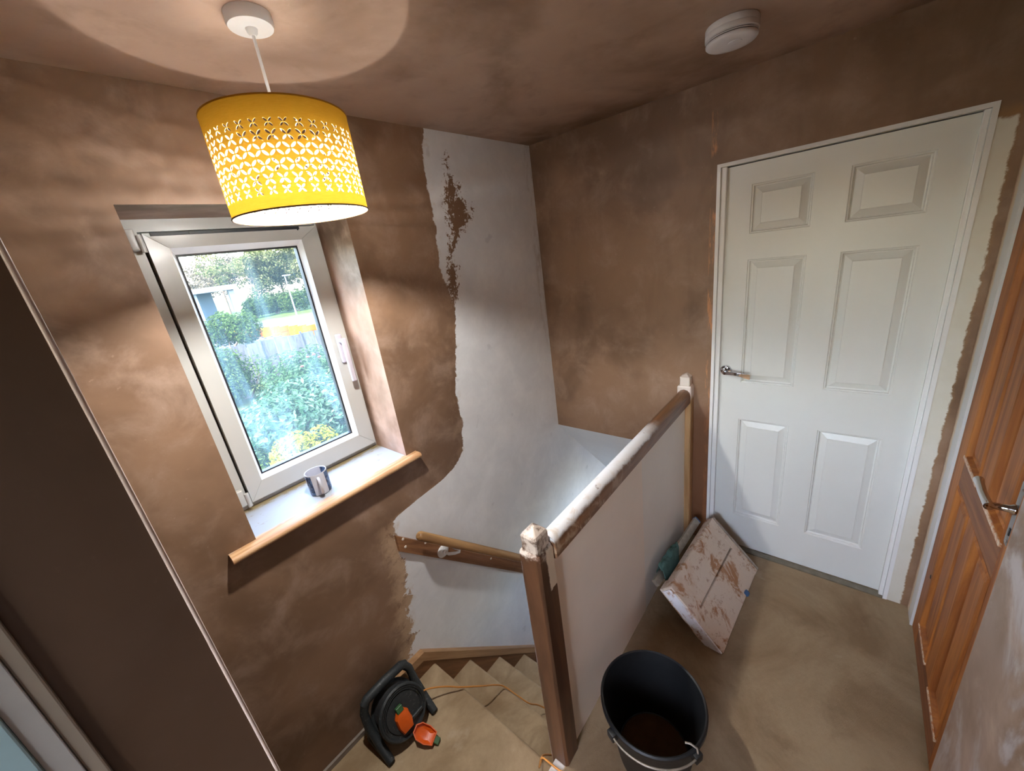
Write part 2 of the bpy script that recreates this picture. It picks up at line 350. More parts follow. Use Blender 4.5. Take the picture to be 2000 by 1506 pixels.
# ------------------------------------------------------------------ window
win = thing('window_1', (.53, 1.735, WZ0), 'white plastic framed casement window with misted glass', kind='structure')
YF = 1.735
MB().slab([WX0, .272, .838, WX1+.01], [WZ0, .968, 1.983, WZ1+.005], [(.272, .838, .968, 1.983)], fA, YF, YF+.07).build('frame', M_UPVC, win)
MB().slab([WX0, .300, .812, WX1+.01], [WZ0, .995, 1.958, WZ1+.005], [(.300, .812, .995, 1.958)], fA, YF+.0505, YF+.075).build('rebate', M_UPVC, win)
def mitred(mb, o, i, y_o, y_i, yb):              # frame face from outer rect o at depth y_o to inner rect i at depth y_i, closed behind
    V = [(o[0],y_o,o[2]),(o[1],y_o,o[2]),(o[1],y_o,o[3]),(o[0],y_o,o[3]),(i[0],y_i,i[2]),(i[1],y_i,i[2]),(i[1],y_i,i[3]),(i[0],y_i,i[3])]
    V += [(a, yb, c) for a, b, c in V]
    F = []
    for k in range(4):
        n = (k+1) % 4; F += [[k, n, n+4, k+4], [k+8, k+12, n+12, n+8], [k, k+8, n+8, n], [k+4, n+4, n+12, k+12]]
    mb.add(V, F); return mb
sash = mitred(MB(), (.279, .832, .975, 1.976), (.335, .762, 1.045, 1.928), YF-.022, YF-.018, YF+.05).build('sash', M_UPVC, win)
gl = 1.0
for nm, pts in (('mitre_joint', [(.281, .977, .333, 1.043)]), ('mitre_joint', [(.281, 1.974, .333, 1.930)]), ('mitre_joint', [(.830, .977, .764, 1.043)]), ('mitre_joint', [(.830, 1.974, .764, 1.930)])):
    a, b, c, d = pts[0]
    MB().tube([(a, YF-.0222, b), (c, YF-.0185, d)], .0009, 5).build(nm, plain('joint_grey', (170, 168, 162), .6), sash)
mitred(MB(), (.335, .762, 1.045, 1.928), (.346, .746, 1.060, 1.908), YF-.018, YF+.004, YF+.04).build('glazing_bead', M_GLOSS, win)
mitred(MB(), (.346, .746, 1.060, 1.908), (.352, .740, 1.066, 1.902), YF+.0035, YF+.0035, YF+.03).build('gasket', M_GASKET, win)
def glass_mat():
    t = NT('misted_glass'); tr = t.n('ShaderNodeBsdfTransparent'); tl = t.n('ShaderNodeBsdfTranslucent'); tl.inputs[0].default_value = (.66, .90, 1, 1)
    gs = t.n('ShaderNodeBsdfGlossy'); gs.inputs['Roughness'].default_value = .05
    tr.inputs[0].default_value = (.97, .99, 1.0, 1)
    drops = t.step(t.noise(320, 2, .5), .60, .70); smear = t.noise(6, 5, .6, .8, t.scale(t.pos, (1.4, 1, .28)))
    X, Y, Z = t.xyz()
    wet = t.math('ADD', .25, t.math('MULTIPLY', t.step(Z, 1.62, 1.15), .6))
    f = t.math('ADD', .015, t.math('ADD', t.math('MULTIPLY', t.math('MULTIPLY', drops, wet), .06), t.math('MULTIPLY', t.step(smear, .42, .72), .05)))
    mx = t.n('ShaderNodeMixShader'); t.l(f, mx.inputs[0]); t.l(tr.outputs[0], mx.inputs[1]); t.l(tl.outputs[0], mx.inputs[2])
    m2 = t.n('ShaderNodeMixShader'); m2.inputs[0].default_value = .03; t.l(mx.outputs[0], m2.inputs[1]); t.l(gs.outputs[0], m2.inputs[2])
    t.l(m2.outputs[0], t.out.inputs[0]); return t.m
MB().add([(.352, YF+.012, 1.066), (.740, YF+.012, 1.066), (.740, YF+.012, 1.902), (.352, YF+.012, 1.902)], [[0, 1, 2, 3]])
mb = MB(); mb.box(.350, .742, YF+.010, YF+.014, 1.064, 1.904); mb.build('pane', glass_mat(), win)
v_ = MB().box(.298, .762, YF-.026, YF-.0215, 1.9665, 1.9765, .001).build('trickle_vent', M_GASKET, win)
MB().box(.40, .404, YF-.028, YF-.0255, 1.966, 1.977).build('clip', M_GASKET, v_); MB().box(.752, .756, YF-.03, YF-.0255, 1.962, 1.973).build('clip', M_GASKET, v_)
for z0, z1 in ((1.925, 1.99), (.975, 1.045)):
    h_ = MB().box(.238, .262, YF-.03, YF-.001, z0, z1, .006, 3).build('hinge', M_UPVC, win, smooth=40)
    MB().tube([(.268, YF-.03, z0-.006), (.268, YF-.03, z1-.02)], .008, 10).build('hinge_pin', M_UPVC, h_, smooth=40)
M_HANDLE = plain('white_handle', (186, 180, 190), .3)
hb = MB().box(.780, .806, YF-.036, YF-.0205, 1.40, 1.53, .006, 3).build('handle', M_HANDLE, win, smooth=40)
MB().tube([(.793, YF-.03, 1.500), (.793, YF-.062, 1.500), (.795, YF-.068, 1.49)], .010, 12).build('neck', M_HANDLE, hb, smooth=40)
MB().box(.783, .803, YF-.076, YF-.060, 1.315, 1.512, .005, 3).build('lever', M_HANDLE, hb, smooth=40)
# window board
def sill_mat():
    t = NT('window_board'); X, Y, Z = t.xyz()
    g = t.noise(1.0, 6, .65, .8, t.scale(t.pos, (2, 26, 26)))
    wood = t.mix(t.step(g, .35, .7), lin((176, 128, 86)), lin((214, 176, 134)))
    worn = t.step(t.math('ADD', t.math('MULTIPLY', t.math('SUBTRACT', t.noise(9, 6, .7, .6, t.scale(t.pos, (1, 2.4, 1))), .5), .10), Y), YA-.005, YA+.022)
    paint = t.mix(t.step(t.noise(26, 6, .7, .5), .6, .72), lin((160, 166, 174)), lin((142, 128, 108)))
    grime = t.math('MULTIPLY', t.step(t.math('ADD', Y, t.math('MULTIPLY', t.noise(30, 6, .8, .5, t.scale(t.pos, (.5, 1, 1))), .14)), 1.755, 1.785), 1.0)
    c = t.mix(worn, wood, paint); c = t.mix(grime, c, lin((142, 126, 92)))
    t.set(c, .5); t.bump(t.noise(40, 5), .15, .004); return t.m
SN = 1.437
prof = [(YF+.02, .925), (YF+.02, .950), (SN+.013, .950)] + [(SN+.0125-.0125*math.sin(a), .9375+.0125*math.cos(a)) for a in np.linspace(0, math.pi, 9)] + [(SN+.013, .925)]
mb = MB(); mb.prism([(y, z) for y, z in prof], lambda u, v, d: (d, u, v), WX0+.001, WX1-.001)
nose = [(YA-.0005, .950)] + [(SN+.0125-.0125*math.sin(a), .9375+.0125*math.cos(a)) for a in np.linspace(0, math.pi, 9)] + [(YA-.0005, .925)]
for a, b in ((.125, WX0+.001), (WX1-.001, .897)): mb.prism(nose, lambda u, v, d: (d, u, v), a, b)
ob = mb.build('trim_3', sill_mat(), smooth=40); struct(ob, 'worn wooden window board with bare bullnose edge and flaking white paint')

# mug on the window board
def mug_mat():
    t = NT('mug_glaze'); tc = t.n('ShaderNodeTexCoord'); sp = t.n('ShaderNodeSeparateXYZ'); t.l(tc.outputs['Object'], sp.inputs[0])
    ang = t.math('ARCTAN2', sp.outputs[1], sp.outputs[0])
    d = t.math('ABSOLUTE', t.math('SUBTRACT', ang, MUG_A)); n = t.noise(40, 4, .6, .5)
    blue = t.math('MULTIPLY', t.step(d, .62, .66), t.step(d, 2.6, 2.5))
    pic = t.ramp(t.math('ADD', t.math('MULTIPLY', n, .9), t.math('MULTIPLY', d, .10)), [(.3, lin((12, 18, 40))), (.52, lin((24, 36, 66))), (.62, lin((70, 94, 126))), (.75, lin((14, 18, 34)))])
    z = t.math('MULTIPLY', t.step(sp.outputs[2], .003, .005), t.step(sp.outputs[2], .092, .090))
    t.set(t.mix(t.math('MULTIPLY', blue, z), lin((182, 181, 188)), pic), .18); return t.m
b0 = PZ(628.5, 959, .950); MUG_A = math.atan2(-b0[1], -b0[0]) + .05
mug = thing('mug', tuple(b0), 'white mug with dark blue picture bands standing on the window board', 'mug')
ML = lambda x, y, z: (b0[0]+x, b0[1]+y, b0[2]+z)
MB().lathe([(.0, .0), (.036, .0), (.040, .003), (.0415, .010), (.0415, .092), (.0405, .095), (.039, .0945), (.038, .09), (.0375, .012), (.033, .007), (.0, .006)], n=48, f=ML).build('body', mug_mat(), mug, smooth=40)
ca, sa = math.cos(MUG_A), math.sin(MUG_A)
hp = [(.040, .078), (.055, .080), (.068, .070), (.072, .05), (.066, .030), (.052, .018), (.040, .020)]
hp = [np.array(p) for p in hp]; sm = []
for i in range(len(hp)-1):
    for k in range(4):
        p0, p1, p2, p3 = hp[max(i-1,0)], hp[i], hp[i+1], hp[min(i+2, len(hp)-1)]; s_ = k/4
        sm.append(.5*((2*p1)+(p2-p0)*s_+(2*p0-5*p1+4*p2-p3)*s_**2+(3*p1-p0-3*p2+p3)*s_**3))
sm.append(hp[-1])
MB().tube([ML(r*ca, r*sa, z) for r, z in sm], .0062, 10).build('handle', plain('white_glaze', (182, 181, 188), .18), mug, smooth=60)

# ------------------------------------------------------------------ white panel door in the far wall
def ring_panel(mb, f, r, depths):                # nested rectangles: (inset, depth)
    V = []; F = []
    for ins, d in depths:
        a, b, c, e = r[0]+ins, r[1]-ins, r[2]+ins, r[3]-ins
        V += [f(a, c, d), f(b, c, d), f(b, e, d), f(a, e, d)]
    for k in range(len(depths)-1):
        for j in range(4):
            n = (j+1) % 4; F.append([k*4+j, k*4+n, k*4+4+n, k*4+4+j])
    k = (len(depths)-1)*4; F.append([k, k+1, k+2, k+3]); mb.add(V, F); return mb
dr = thing('door_1', (XB, .105, 0), 'white moulded six panel door with chrome lever handle', kind='structure')
L0, L1 = DY0+.014, DY1-.014
mb = MB()
mb.box(XB-.003, XB+.12, DY1-.013, DY1+.001, 0, DZ); mb.box(XB-.003, XB+.12, DY0-.001, DY0+.013, 0, DZ); mb.box(XB-.003, XB+.12, DY0+.0131, DY1-.0131, DZ-.014, DZ)
mb.build('lining', M_GLOSS, dr)
for a, b in ((DY1-.034, DY1-.0132), (DY0+.0132, DY0+.028)): MB().box(XB+.010, XB+.0335, a, b, 0, DZ-.0145, .002, 1).build('door_stop', M_GLOSS, dr)
DXF = XB+.034
pans = []
for (ya, yb) in ((.155, .370), (-.175, .046)):
    for (za, zb) in ((1.70, 1.90), (1.0, 1.59), (.212, .80)): pans.append((ya, yb, za, zb))
ys = sorted({L0+.001, L1-.001, .155, .370, -.175, .046}); zs = sorted({.008, DZ-.018, 1.70, 1.90, 1.0, 1.59, .212, .80})
MB().slab(ys, zs, pans, fB, DXF, DXF+.036).build('leaf', M_DOORW, dr)
for r in pans:
    ring_panel(MB(), fB, r, [(0, DXF), (.003, DXF+.004), (.007, DXF+.0045), (.010, DXF+.013), (.014, DXF+.0145), (.038, DXF+.005), (.0405, DXF+.003)]).build('panel', M_DOORW, dr)
hd = PX(1418, 722, DXF)
hy, hz = hd[1], hd[2]
hr = MB().lathe([(0, 0), (.025, 0), (.025, -.006), (.023, -.010), (.012, -.011), (.0105, -.02), (.0105, -.045), (.0, -.045)], f=lambda x, y, z: (DXF+z, hy+x, hz+y), n=28).build('handle_rose', M_CHROME, dr, smooth=35)
mb = MB(); V = []
for s_, w, zz, xx in ((0, .010, 0, -.052), (.03, .008, .001, -.054), (.06, .008, -.002, -.054), (.085, .010, -.006, -.052), (.115, .015, -.012, -.050)):
    V += [(DXF+xx-.005, hy-s_, hz+zz+w), (DXF+xx+.007, hy-s_, hz+zz+w*.9), (DXF+xx+.007, hy-s_, hz+zz-w*.9), (DXF+xx-.005, hy-s_, hz+zz-w)]
F = [[k*4+j, k*4+(j+1) % 4, k*4+4+(j+1) % 4, k*4+4+j] for k in range(4) for j in range(4)] + [[0, 1, 2, 3], [16, 17, 18, 19]]
mb.add(V, F); bmesh.ops.bevel(mb.bm, geom=mb.bm.edges[:], offset=.002, segments=2, affect='EDGES'); mb.build('lever', M_CHROME, hr, smooth=40)
ob = MB().box(XB-.004, XB+.03, L0, L1, -.001, .006).build('trim_4', plain('threshold_metal', (120, 112, 96), .4, var=.3)); struct(ob, 'thin threshold strip under the white door')

# ------------------------------------------------------------------ pine door in the right wall
PD = -.365
pd = thing('door_2', (1.59, PD, 0), 'orange brown pine panel door with chrome lever handle', kind='structure')
M_PINE = wood_mat('pine', (124, 66, 22), (172, 106, 46), 'z', None, .6); M_PINEX = wood_mat('pine_rail', (104, 58, 28), (144, 90, 50), 'x', None, .6)
def dusty(t, c): return t.mix(t.math('MULTIPLY', t.step(t.noise(70, 4, .7), .35, .6), .75), c, lin((214, 200, 180)))
M_PINEDUST = wood_mat('pine_dusty_moulding', (140, 80, 40), (186, 120, 70), 'x', dusty)
P0, P1 = 1.243, 1.944
pp = [(1.64, 1.838, .895, 1.84), (1.345, 1.54, .895, 1.84), (1.64, 1.838, .12, .788), (1.345, 1.54, .12, .788)]
def pdbox(name, a, b, c, d, m): return MB().box(a, b, PD-.036, PD, c, d, .0015, 1).build(name, m, pd)
pdbox('stile', 1.838, P1, .01, 1.98, M_PINE); pdbox('stile', P0, 1.345, .01, 1.98, M_PINE)
pdbox('bottom_rail', 1.345, 1.838, .01, .12, M_PINEX); pdbox('lock_rail', 1.345, 1.838, .788, .895, M_PINEX); pdbox('top_rail', 1.345, 1.838, 1.84, 1.98, M_PINEX)
pdbox('muntin', 1.54, 1.64, .12, .788, M_PINE); pdbox('muntin', 1.54, 1.64, .895, 1.84, M_PINE)
for r in pp:
    q = ring_panel(MB(), fA, r, [(0, PD), (.006, PD+.004), (.012, PD+.002), (.016, PD-.010), (.022, PD-.014), (.05, PD-.006), (.052, PD-.005)]).build('panel', M_PINE, pd)
    for z in (r[2],):
        MB().box(r[0]+.001, r[1]-.001, PD-.004, PD+.006, z-.002, z+.010, .002).build('moulding', M_PINEDUST, q)
hx, hz2 = 1.300, 1.035
pl = MB().box(hx-.021, hx+.021, PD, PD+.008, .93, 1.105, .003, 2).build('handle_plate', M_STEEL, pd, smooth=40)
for z in (.945, 1.09): MB().lathe([(0, 0), (.004, 0), (.003, .002), (0, .0022)], f=lambda x, y, h, z=z: (hx+x, PD+.008+h, z+y), n=10).build('screw', M_CHROME, pl)
MB().lathe([(.013, 0), (.013, .006), (.009, .012), (.008, .045), (.010, .05), (0, .052)], f=lambda x, y, h: (hx+x, PD+.008+h, hz2+y), n=18).build('neck', M_CHROME, pl, smooth=40)
MB().tube([(hx-.008, PD+.052, hz2), (hx+.02, PD+.053, hz2), (hx+.05, PD+.055, hz2+.003), (hx+.085, PD+.055, hz2+.008), (hx+.11, PD+.053, hz2+.006)], [.010, .009, .0085, .009, .011], 12).build('lever', M_CHROME, pl, smooth=50)
MB().box(hx-.003, hx+.003, PD+.0075, PD+.0095, .962, .982).build('keyhole', M_GASKET, pl)
MB().lathe([(0, 0), (.007, 0), (.006, .0015), (0, .002)], f=lambda x, y, h: (1.868+x, PD+h, .345+y*1.4), n=14).build('knot', plain('dark_knot', (44, 26, 14), .6), pd)
def arch_mat():
    t = NT('scraped_white_architrave'); X, Y, Z = t.xyz()
    e = t.math('ADD', X, t.math('MULTIPLY', t.math('SUBTRACT', t.noise(25, 6, .7), .5), .05))
    c = t.mix(t.step(e, 2.012, 2.026), lin((214, 214, 214)), lin((222, 206, 182)))
    c = t.mix(t.math('MULTIPLY', t.step(e, 2.04, 2.055), .8), c, lin((176, 128, 96))); t.set(c, .4); return t.m
mb = MB(); mb.box(1.951, XB-.0005, YR-.14, -.358, 0, 2.03); mb.build('trim_5', arch_mat())
struct(bpy.data.objects['trim_5'], 'scraped white wooden frame post between the two doors')
ob = MB().slab([1.191, 1.238, 1.951], [.0, 1.986, 2.029], [(1.238, 1.951, -.1, 1.986)], fA, YR-.15, YR-.012).build('trim_6', M_PINE); struct(ob, 'pine frame around the pine door')

# white door in the dark wall at the side
dl = thing('door_3', (-.5, YL, 0), 'white painted door and frame in the dark wall', kind='structure')
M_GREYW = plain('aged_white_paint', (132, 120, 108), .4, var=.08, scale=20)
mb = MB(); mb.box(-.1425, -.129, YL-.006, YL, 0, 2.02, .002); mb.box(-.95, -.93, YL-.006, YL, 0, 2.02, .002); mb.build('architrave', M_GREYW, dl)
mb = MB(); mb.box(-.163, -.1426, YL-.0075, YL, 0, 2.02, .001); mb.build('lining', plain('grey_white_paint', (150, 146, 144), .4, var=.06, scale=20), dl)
MB().box(-.93, -.1632, YL-.010, YL, .01, 2.0, .002).build('leaf', plain('daylit_white_paint', (134, 158, 164), .35, var=.03), dl)  # white leaf, bluish daylight on it put into the colour

# ------------------------------------------------------------------ balustrade
def newel_dust(t, c):
    X, Y, Z = t.xyz(); n = t.noise(30, 6, .7, .4)
    top = t.step(t.math('ADD', Z, t.math('MULTIPLY', t.math('SUBTRACT', n, .5), .12)), .925, .955)
    c = t.mix(t.math('MULTIPLY', top, t.step(n, .34, .56)), c, lin((196, 178, 162)))
    # bare scraped timber below the handrail
    xx = t.math('ADD', X, t.math('MULTIPLY', t.math('SUBTRACT', n, .5), .02))
    zz = t.math('ADD', Z, t.math('MULTIPLY', t.math('SUBTRACT', n, .5), .05))
    bare = t.math('MULTIPLY', t.step(xx, .688, .692), t.step(zz, .795, .800))
    bare = t.math('MULTIPLY', bare, t.step(Y, .592, .5895))
    crack = t.step(t.noise(1.0, 3, .5, 1.0, t.scale(t.pos, (90, 90, 7))), .66, .70)
    bc = t.mix(crack, lin((190, 168, 144)), lin((104, 76, 52)))
    c = t.mix(bare, c, bc)
    pale_edge = t.math('MULTIPLY', t.step(Y, .652, .66), t.step(t.noise(9, 6, .7, .4, t.scale(t.pos, (1, 1, .7))), .46, .56))  # pale patches along the post edge nearest the window wall
    return t.mix(t.math('MULTIPLY', pale_edge, .85), c, lin((206, 196, 192)))
M_NEWEL = wood_mat('stained_newel', (60, 36, 21), (96, 62, 40), 'z', newel_dust, .4)
NX0, NX1, NY0, NY1 = .652, .732, .588, .664
nw = thing('newel_post', ((NX0+NX1)/2, (NY0+NY1)/2, -.21), 'dark stained square newel post with dusty stepped cap at the stair head', 'newel post')
def chamfer_post(mb, x0, x1, y0, y1, z0, z1, ch):
    P = lambda c, z: [(x0+c, y0, z), (x1-c, y0, z), (x1, y0+c, z), (x1, y1-c, z), (x1-c, y1, z), (x0+c, y1, z), (x0, y1-c, z), (x0, y0+c, z)]
    return P(ch, z0), P(ch, z1)
def loft(mb, rings):
    n = len(rings[0]); V = [p for r in rings for p in r]
    F = [[i*n+j, i*n+(j+1) % n, (i+1)*n+(j+1) % n, (i+1)*n+j] for i in range(len(rings)-1) for j in range(n)] + [list(range(n))[::-1], [(len(rings)-1)*n+j for j in range(n)]]
    mb.add(V, F); return mb
def octo(x0, x1, y0, y1, z, c): return [(x0+c, y0, z), (x1-c, y0, z), (x1, y0+c, z), (x1, y1-c, z), (x1-c, y1, z), (x0+c, y1, z), (x0, y1-c, z), (x0, y0+c, z)]
loft(MB(), [octo(NX0, NX1, NY0, NY1, -.42, .008), octo(NX0, NX1, NY0, NY1, .935, .008), octo(NX0+.004, NX1-.004, NY0+.004, NY1-.004, .943, .008)]).build('shaft', M_NEWEL, nw)
loft(MB(), [octo(NX0+.009, NX1-.009, NY0+.009, NY1-.009, .94, .004), octo(NX0+.009, NX1-.009, NY0+.009, NY1-.009, .992, .004), octo(NX0+.013, NX1-.013, NY0+.013, NY1-.013, 1.0, .004), octo(NX0+.036, NX1-.036, NY0+.034, NY1-.034, 1.016, .001)]).build('cap', M_NEWEL, nw)
hw_ = thing('half_newel', (2.03, .61, 0), 'pale sanded half newel post fixed to the wall beside the white door', 'newel post')
M_HALF = wood_mat('sanded_half_newel', (150, 112, 72), (190, 152, 108), 'z', lambda t, c: t.mix(t.step(t.xyz()[2], .90, .93), c, lin((224, 212, 202))), .5)
loft(MB(), [octo(2.004, XB-.001, .578, .648, -.05, .004), octo(2.004, XB-.001, .578, .648, .975, .004), octo(2.008, XB-.001, .582, .644, .982, .004)]).build('shaft', M_HALF, hw_)
loft(MB(), [octo(2.014, XB-.001, .588, .638, .978, .004), octo(2.014, XB-.001, .588, .638, 1.028, .004), octo(2.035, XB-.001, .608, .618, 1.04, .003)]).build('cap', M_HALF, hw_)
def rail_dust(t, c):
    X, Y, Z = t.xyz(); n = t.noise(18, 6, .7, .4)
    up = t.step(t.math('ADD', Z, t.math('MULTIPLY', t.math('SUBTRACT', n, .5), .03)), .940, .954)
    far = t.step(t.math('ADD', X, t.math('MULTIPLY', t.math('SUBTRACT', t.noise(5, 5, .6), .5), .35)), 1.62, 1.45)
    hole = t.step(t.noise(12, 5, .65, .3), .70, .64)
    c = t.mix(t.math('MULTIPLY', t.math('MULTIPLY', up, far), hole), c, lin((226, 222, 220)))
    side = t.math('MULTIPLY', t.step(n, .48, .64), t.step(X, 1.5, .8))
    return t.mix(t.math('MULTIPLY', side, .6), c, lin((196, 172, 146)))
M_RAIL = wood_mat('worn_handrail', (88, 54, 32), (136, 94, 60), 'x', rail_dust, .4)
rr_ = [(.580, .893), (.580, .925), (.584, .948), (.595, .960), (.612, .965), (.629, .960), (.640, .948), (.644, .925), (.644, .893), (.634, .885), (.590, .885)]
ob = MB().prism(rr_, lambda u, v, d: (d, u, v), NX1-.002, 2.006).build('banister_rail', M_RAIL, smooth=35)
tag(ob, 'wooden banister rail whitened by plaster dust between the two newel posts', 'handrail')
bp = thing('balustrade_panel', (1.36, .615, 0), 'solid boarded balustrade panel in pinkish to greyish cream under the banister rail', 'panel')
MB().box(NX1-.001, 1.42, .606, .626, -.02, .8848).build('board', plain('pinkish_cream_board', (238, 222, 206), .5, var=.04, scale=5), bp)
MB().box(1.42, 2.005, .607, .625, -.02, .8848).build('board', plain('greyish_cream_board', (230, 222, 212), .5, var=.04, scale=5), bp)  # board tinted slightly greyer than the first one

# handrail on the window wall
def on_line(x, z0=.574, x0=.688, m=-1.02): return z0+m*(x-x0)
M_BATTEN = wood_mat('batten_wood', (112, 72, 42), (160, 112, 72), 'x', None, .5, 1.0, True); M_MOP = wood_mat('mopstick_wood', (132, 94, 56), (176, 136, 90), 'x', None, .45, 1.0, True)
wh = thing('wall_handrail', (.9, YA, .35), 'varnished wooden stair handrail on a batten fixed to the window wall', 'handrail')
MB().prism([(.686, .617), (.684, .531), (2.3, on_line(2.3)-.043), (2.3, on_line(2.3)+.043)], fA, YA-.018, YA-.0005).build('batten', M_BATTEN, wh)
p0 = PY(817, 1046, 1.405); p1 = PY(1003, 1087, 1.405)
dd = (p1-p0)/np.linalg.norm(p1-p0); pe = p0+dd*1.6
MB().tube([p0-dd*.002, p0+dd*.004, p0+dd*.012, pe], [.012, .019, .0225, .0225], 18).build('rail', M_MOP, wh, smooth=40)
bq = PY(865, 1076, YA-.018)
br = MB().lathe([(.035, 0), (.035, -.004), (.031, -.008), (.014, -.010), (.010, -.02), (0, -.02)], f=lambda x, y, z: (bq[0]+x, YA-.018+z, bq[2]+y), n=24).build('bracket', M_GLOSS, wh, smooth=40)
tt = min(np.linspace(0, 1.0, 400), key=lambda s: abs((p0+dd*s)[0]-(bq[0]+.06))); tp = p0+dd*tt
MB().tube([(bq[0], YA-.03, bq[2]), (bq[0]+.01, YA-.05, bq[2]-.012), (bq[0]+.035, YA-.07, bq[2]-.018), (tp[0]-.005, 1.405, tp[2]-.045), (tp[0], 1.405, tp[2]-.026)], .008, 10).build('arm', M_GLOSS, br, smooth=50)
MB().box(-.022, .022, -.009, .009, -.0275, -.0225, f=lambda p: tuple(tp+dd*p[0]+np.array([0, p[1], 0])+np.cross(dd, (0, 1, 0))*(-p[2] if np.cross(dd, (0,1,0))[2] < 0 else p[2]))).build('saddle', M_GLOSS, br)
for q in ((787, 1053), (792, 1068), (831, 1060), (959, 1091)):
    c = PY(*q, YA-.018)
    MB().lathe([(.007, 0), (.006, -.0015), (0, -.002)], f=lambda x, y, z: (c[0]+x, YA-.018+z, c[2]+y), n=12).build('filler_plug', plain('white_filler', (226, 218, 206), .7), wh)

# ------------------------------------------------------------------ pendant lamp
LX, LY = .488, 1.047
lamp = thing('pendant_lamp', (LX, LY, ZC), 'mustard yellow drum pendant lamp with cut out petal pattern, lit', 'lamp')
rs = MB().lathe([(.046, ZC-.0005), (.0465, ZC-.018), (.044, ZC-.024), (.012, ZC-.026), (.010, ZC-.034), (.006, ZC-.038), (0, ZC-.038)], (LX, LY, 0), 40).build('ceiling_rose', M_WHITEPL, lamp, smooth=35)
MB().tube([(LX, LY, ZC-.03), (LX, LY, 2.05)], .0034, 10).build('flex', M_WHITEPL, lamp, smooth=60)
MB().lathe([(.008, 2.095), (.017, 2.09), (.019, 2.08), (.019, 2.045), (.014, 2.04), (0, 2.04)], (LX, LY, 0), 24).build('lamp_holder', M_WHITEPL, lamp, smooth=40)
def bulb_mat():
    t = NT('lit_bulb'); e = t.n('ShaderNodeEmission'); e.inputs[0].default_value = (1, .99, .96, 1); e.inputs[1].default_value = LAMP_W*9.0
    t.l(e.outputs[0], t.out.inputs[0]); return t.m
BZ = 2.005
MB().lathe([(.012, 2.046), (.013, 2.038), (.022, BZ+.020), (.0285, BZ+.008), (.0308, BZ-.002), (.0308, BZ-.0045)], (LX, LY, 0), 24).build('bulb_housing', M_WHITEPL, lamp, smooth=60)
MB().lathe([(.030*math.sin(a), BZ+.030*math.cos(a)) for a in np.linspace(math.pi/2+.13, math.pi-.02, 12)] + [(0, BZ-.030)], (LX, LY, 0), 24).build('bulb', bulb_mat(), lamp, smooth=60)
SR, SZ0, SZ1 = .151, 1.919, 2.122
def shade_mats():
    t = NT('mustard_fabric'); v = t.n('ShaderNodeTexWave'); X, Y, Z = t.xyz()
    weave = t.noise(1.0, 4, .7, 0, t.scale(t.pos, (60, 60, 900)))
    c = t.mix(weave, lin((222, 172, 48)), lin((248, 206, 88)))
    d = t.n('ShaderNodeBsdfDiffuse'); tl = t.n('ShaderNodeBsdfTranslucent'); t.l(c, d.inputs[0]); t.l(c, tl.inputs[0])
    mx = t.n('ShaderNodeMixShader'); mx.inputs[0].default_value = .17; t.l(d.outputs[0], mx.inputs[1]); t.l(tl.outputs[0], mx.inputs[2]); t.l(mx.outputs[0], t.out.inputs[0])
    u = NT('white_shade_lining'); d = u.n('ShaderNodeBsdfDiffuse'); d.inputs[0].default_value = (.86, .88, .88, 1); tl = u.n('ShaderNodeBsdfTranslucent'); tl.inputs[0].default_value = (.9, .85, .7, 1)
    mx = u.n('ShaderNodeMixShader'); mx.inputs[0].default_value = .18; u.l(d.outputs[0], mx.inputs[1]); u.l(tl.outputs[0], mx.inputs[2]); u.l(mx.outputs[0], u.out.inputs[0])
    return t.m, u.m
NCOL = 34
rows = [(.155, .0165, .60), (.133, .0215, .80), (.108, .0250, 1.0), (.080, .0250, 1.0), (.055, .0215, .80), (.034, .0165, .60)]   # centre height, flower height, width share
du = 2*math.pi/NCOL; V = []; F = []
def sp(u, h): V.append((LX+SR*math.cos(u), LY+SR*math.sin(u), SZ0+h)); return len(V)-1
def squad(u0, u1, h0, h1, nu=1):
    for k in range(nu):
        a, b = u0+(u1-u0)*k/nu, u0+(u1-u0)*(k+1)/nu; F.append([sp(a, h0), sp(b, h0), sp(b, h1), sp(a, h1)])
NB = 16
def petal_cell(uc, hc, wu, wh, su, sh):          # one quadrant with a leaf-shaped hole
    L = []
    th = math.atan2(sh, su); cx, cy = .5, .5; ln, wd_ = .56, .22
    for k in range(NB):
        a = 2*math.pi*k/NB; x = ln*math.cos(a); y = wd_*math.copysign(abs(math.sin(a))**1.15, math.sin(a))*1.0
        r2 = math.sqrt(.5); X = cx+(x-y)*r2*.98; Y = cy+(x+y)*r2*.98
        L.append((min(max(X, .045), .955), min(max(Y, .045), .955)))
    O = []
    for X, Y in L:
        dx, dy = X-.5, Y-.5; m = max(abs(dx), abs(dy)); O.append((.5+dx/m*.5, .5+dy/m*.5))
    # snap the diagonal corners so that the cell is filled
    f = lambda q: sp(uc+su*wu*q[0], hc+sh*wh*q[1])
    li = [f(q) for q in L]; oi = [f(q) for q in O]
    for k in range(NB): F.append([oi[k], oi[(k+1) % NB], li[(k+1) % NB], li[k]])
    for k in range(NB):                          # fill the corner triangles between outer samples
        a, b = O[k], O[(k+1) % NB]
        if abs(a[0]-b[0]) > 1e-6 and abs(a[1]-b[1]) > 1e-6:
            cor = (round((a[0]+b[0])/2), round((a[1]+b[1])/2)); F.append([oi[k], f(cor), oi[(k+1) % NB]])
bands = sorted([(c-h/2, c+h/2) for c, h, w in rows]); hs = 0.0
for a, b in bands:
    squad(0, 2*math.pi, hs, a, NCOL*3); hs = b
squad(0, 2*math.pi, hs, SZ1-SZ0, NCOL*3)
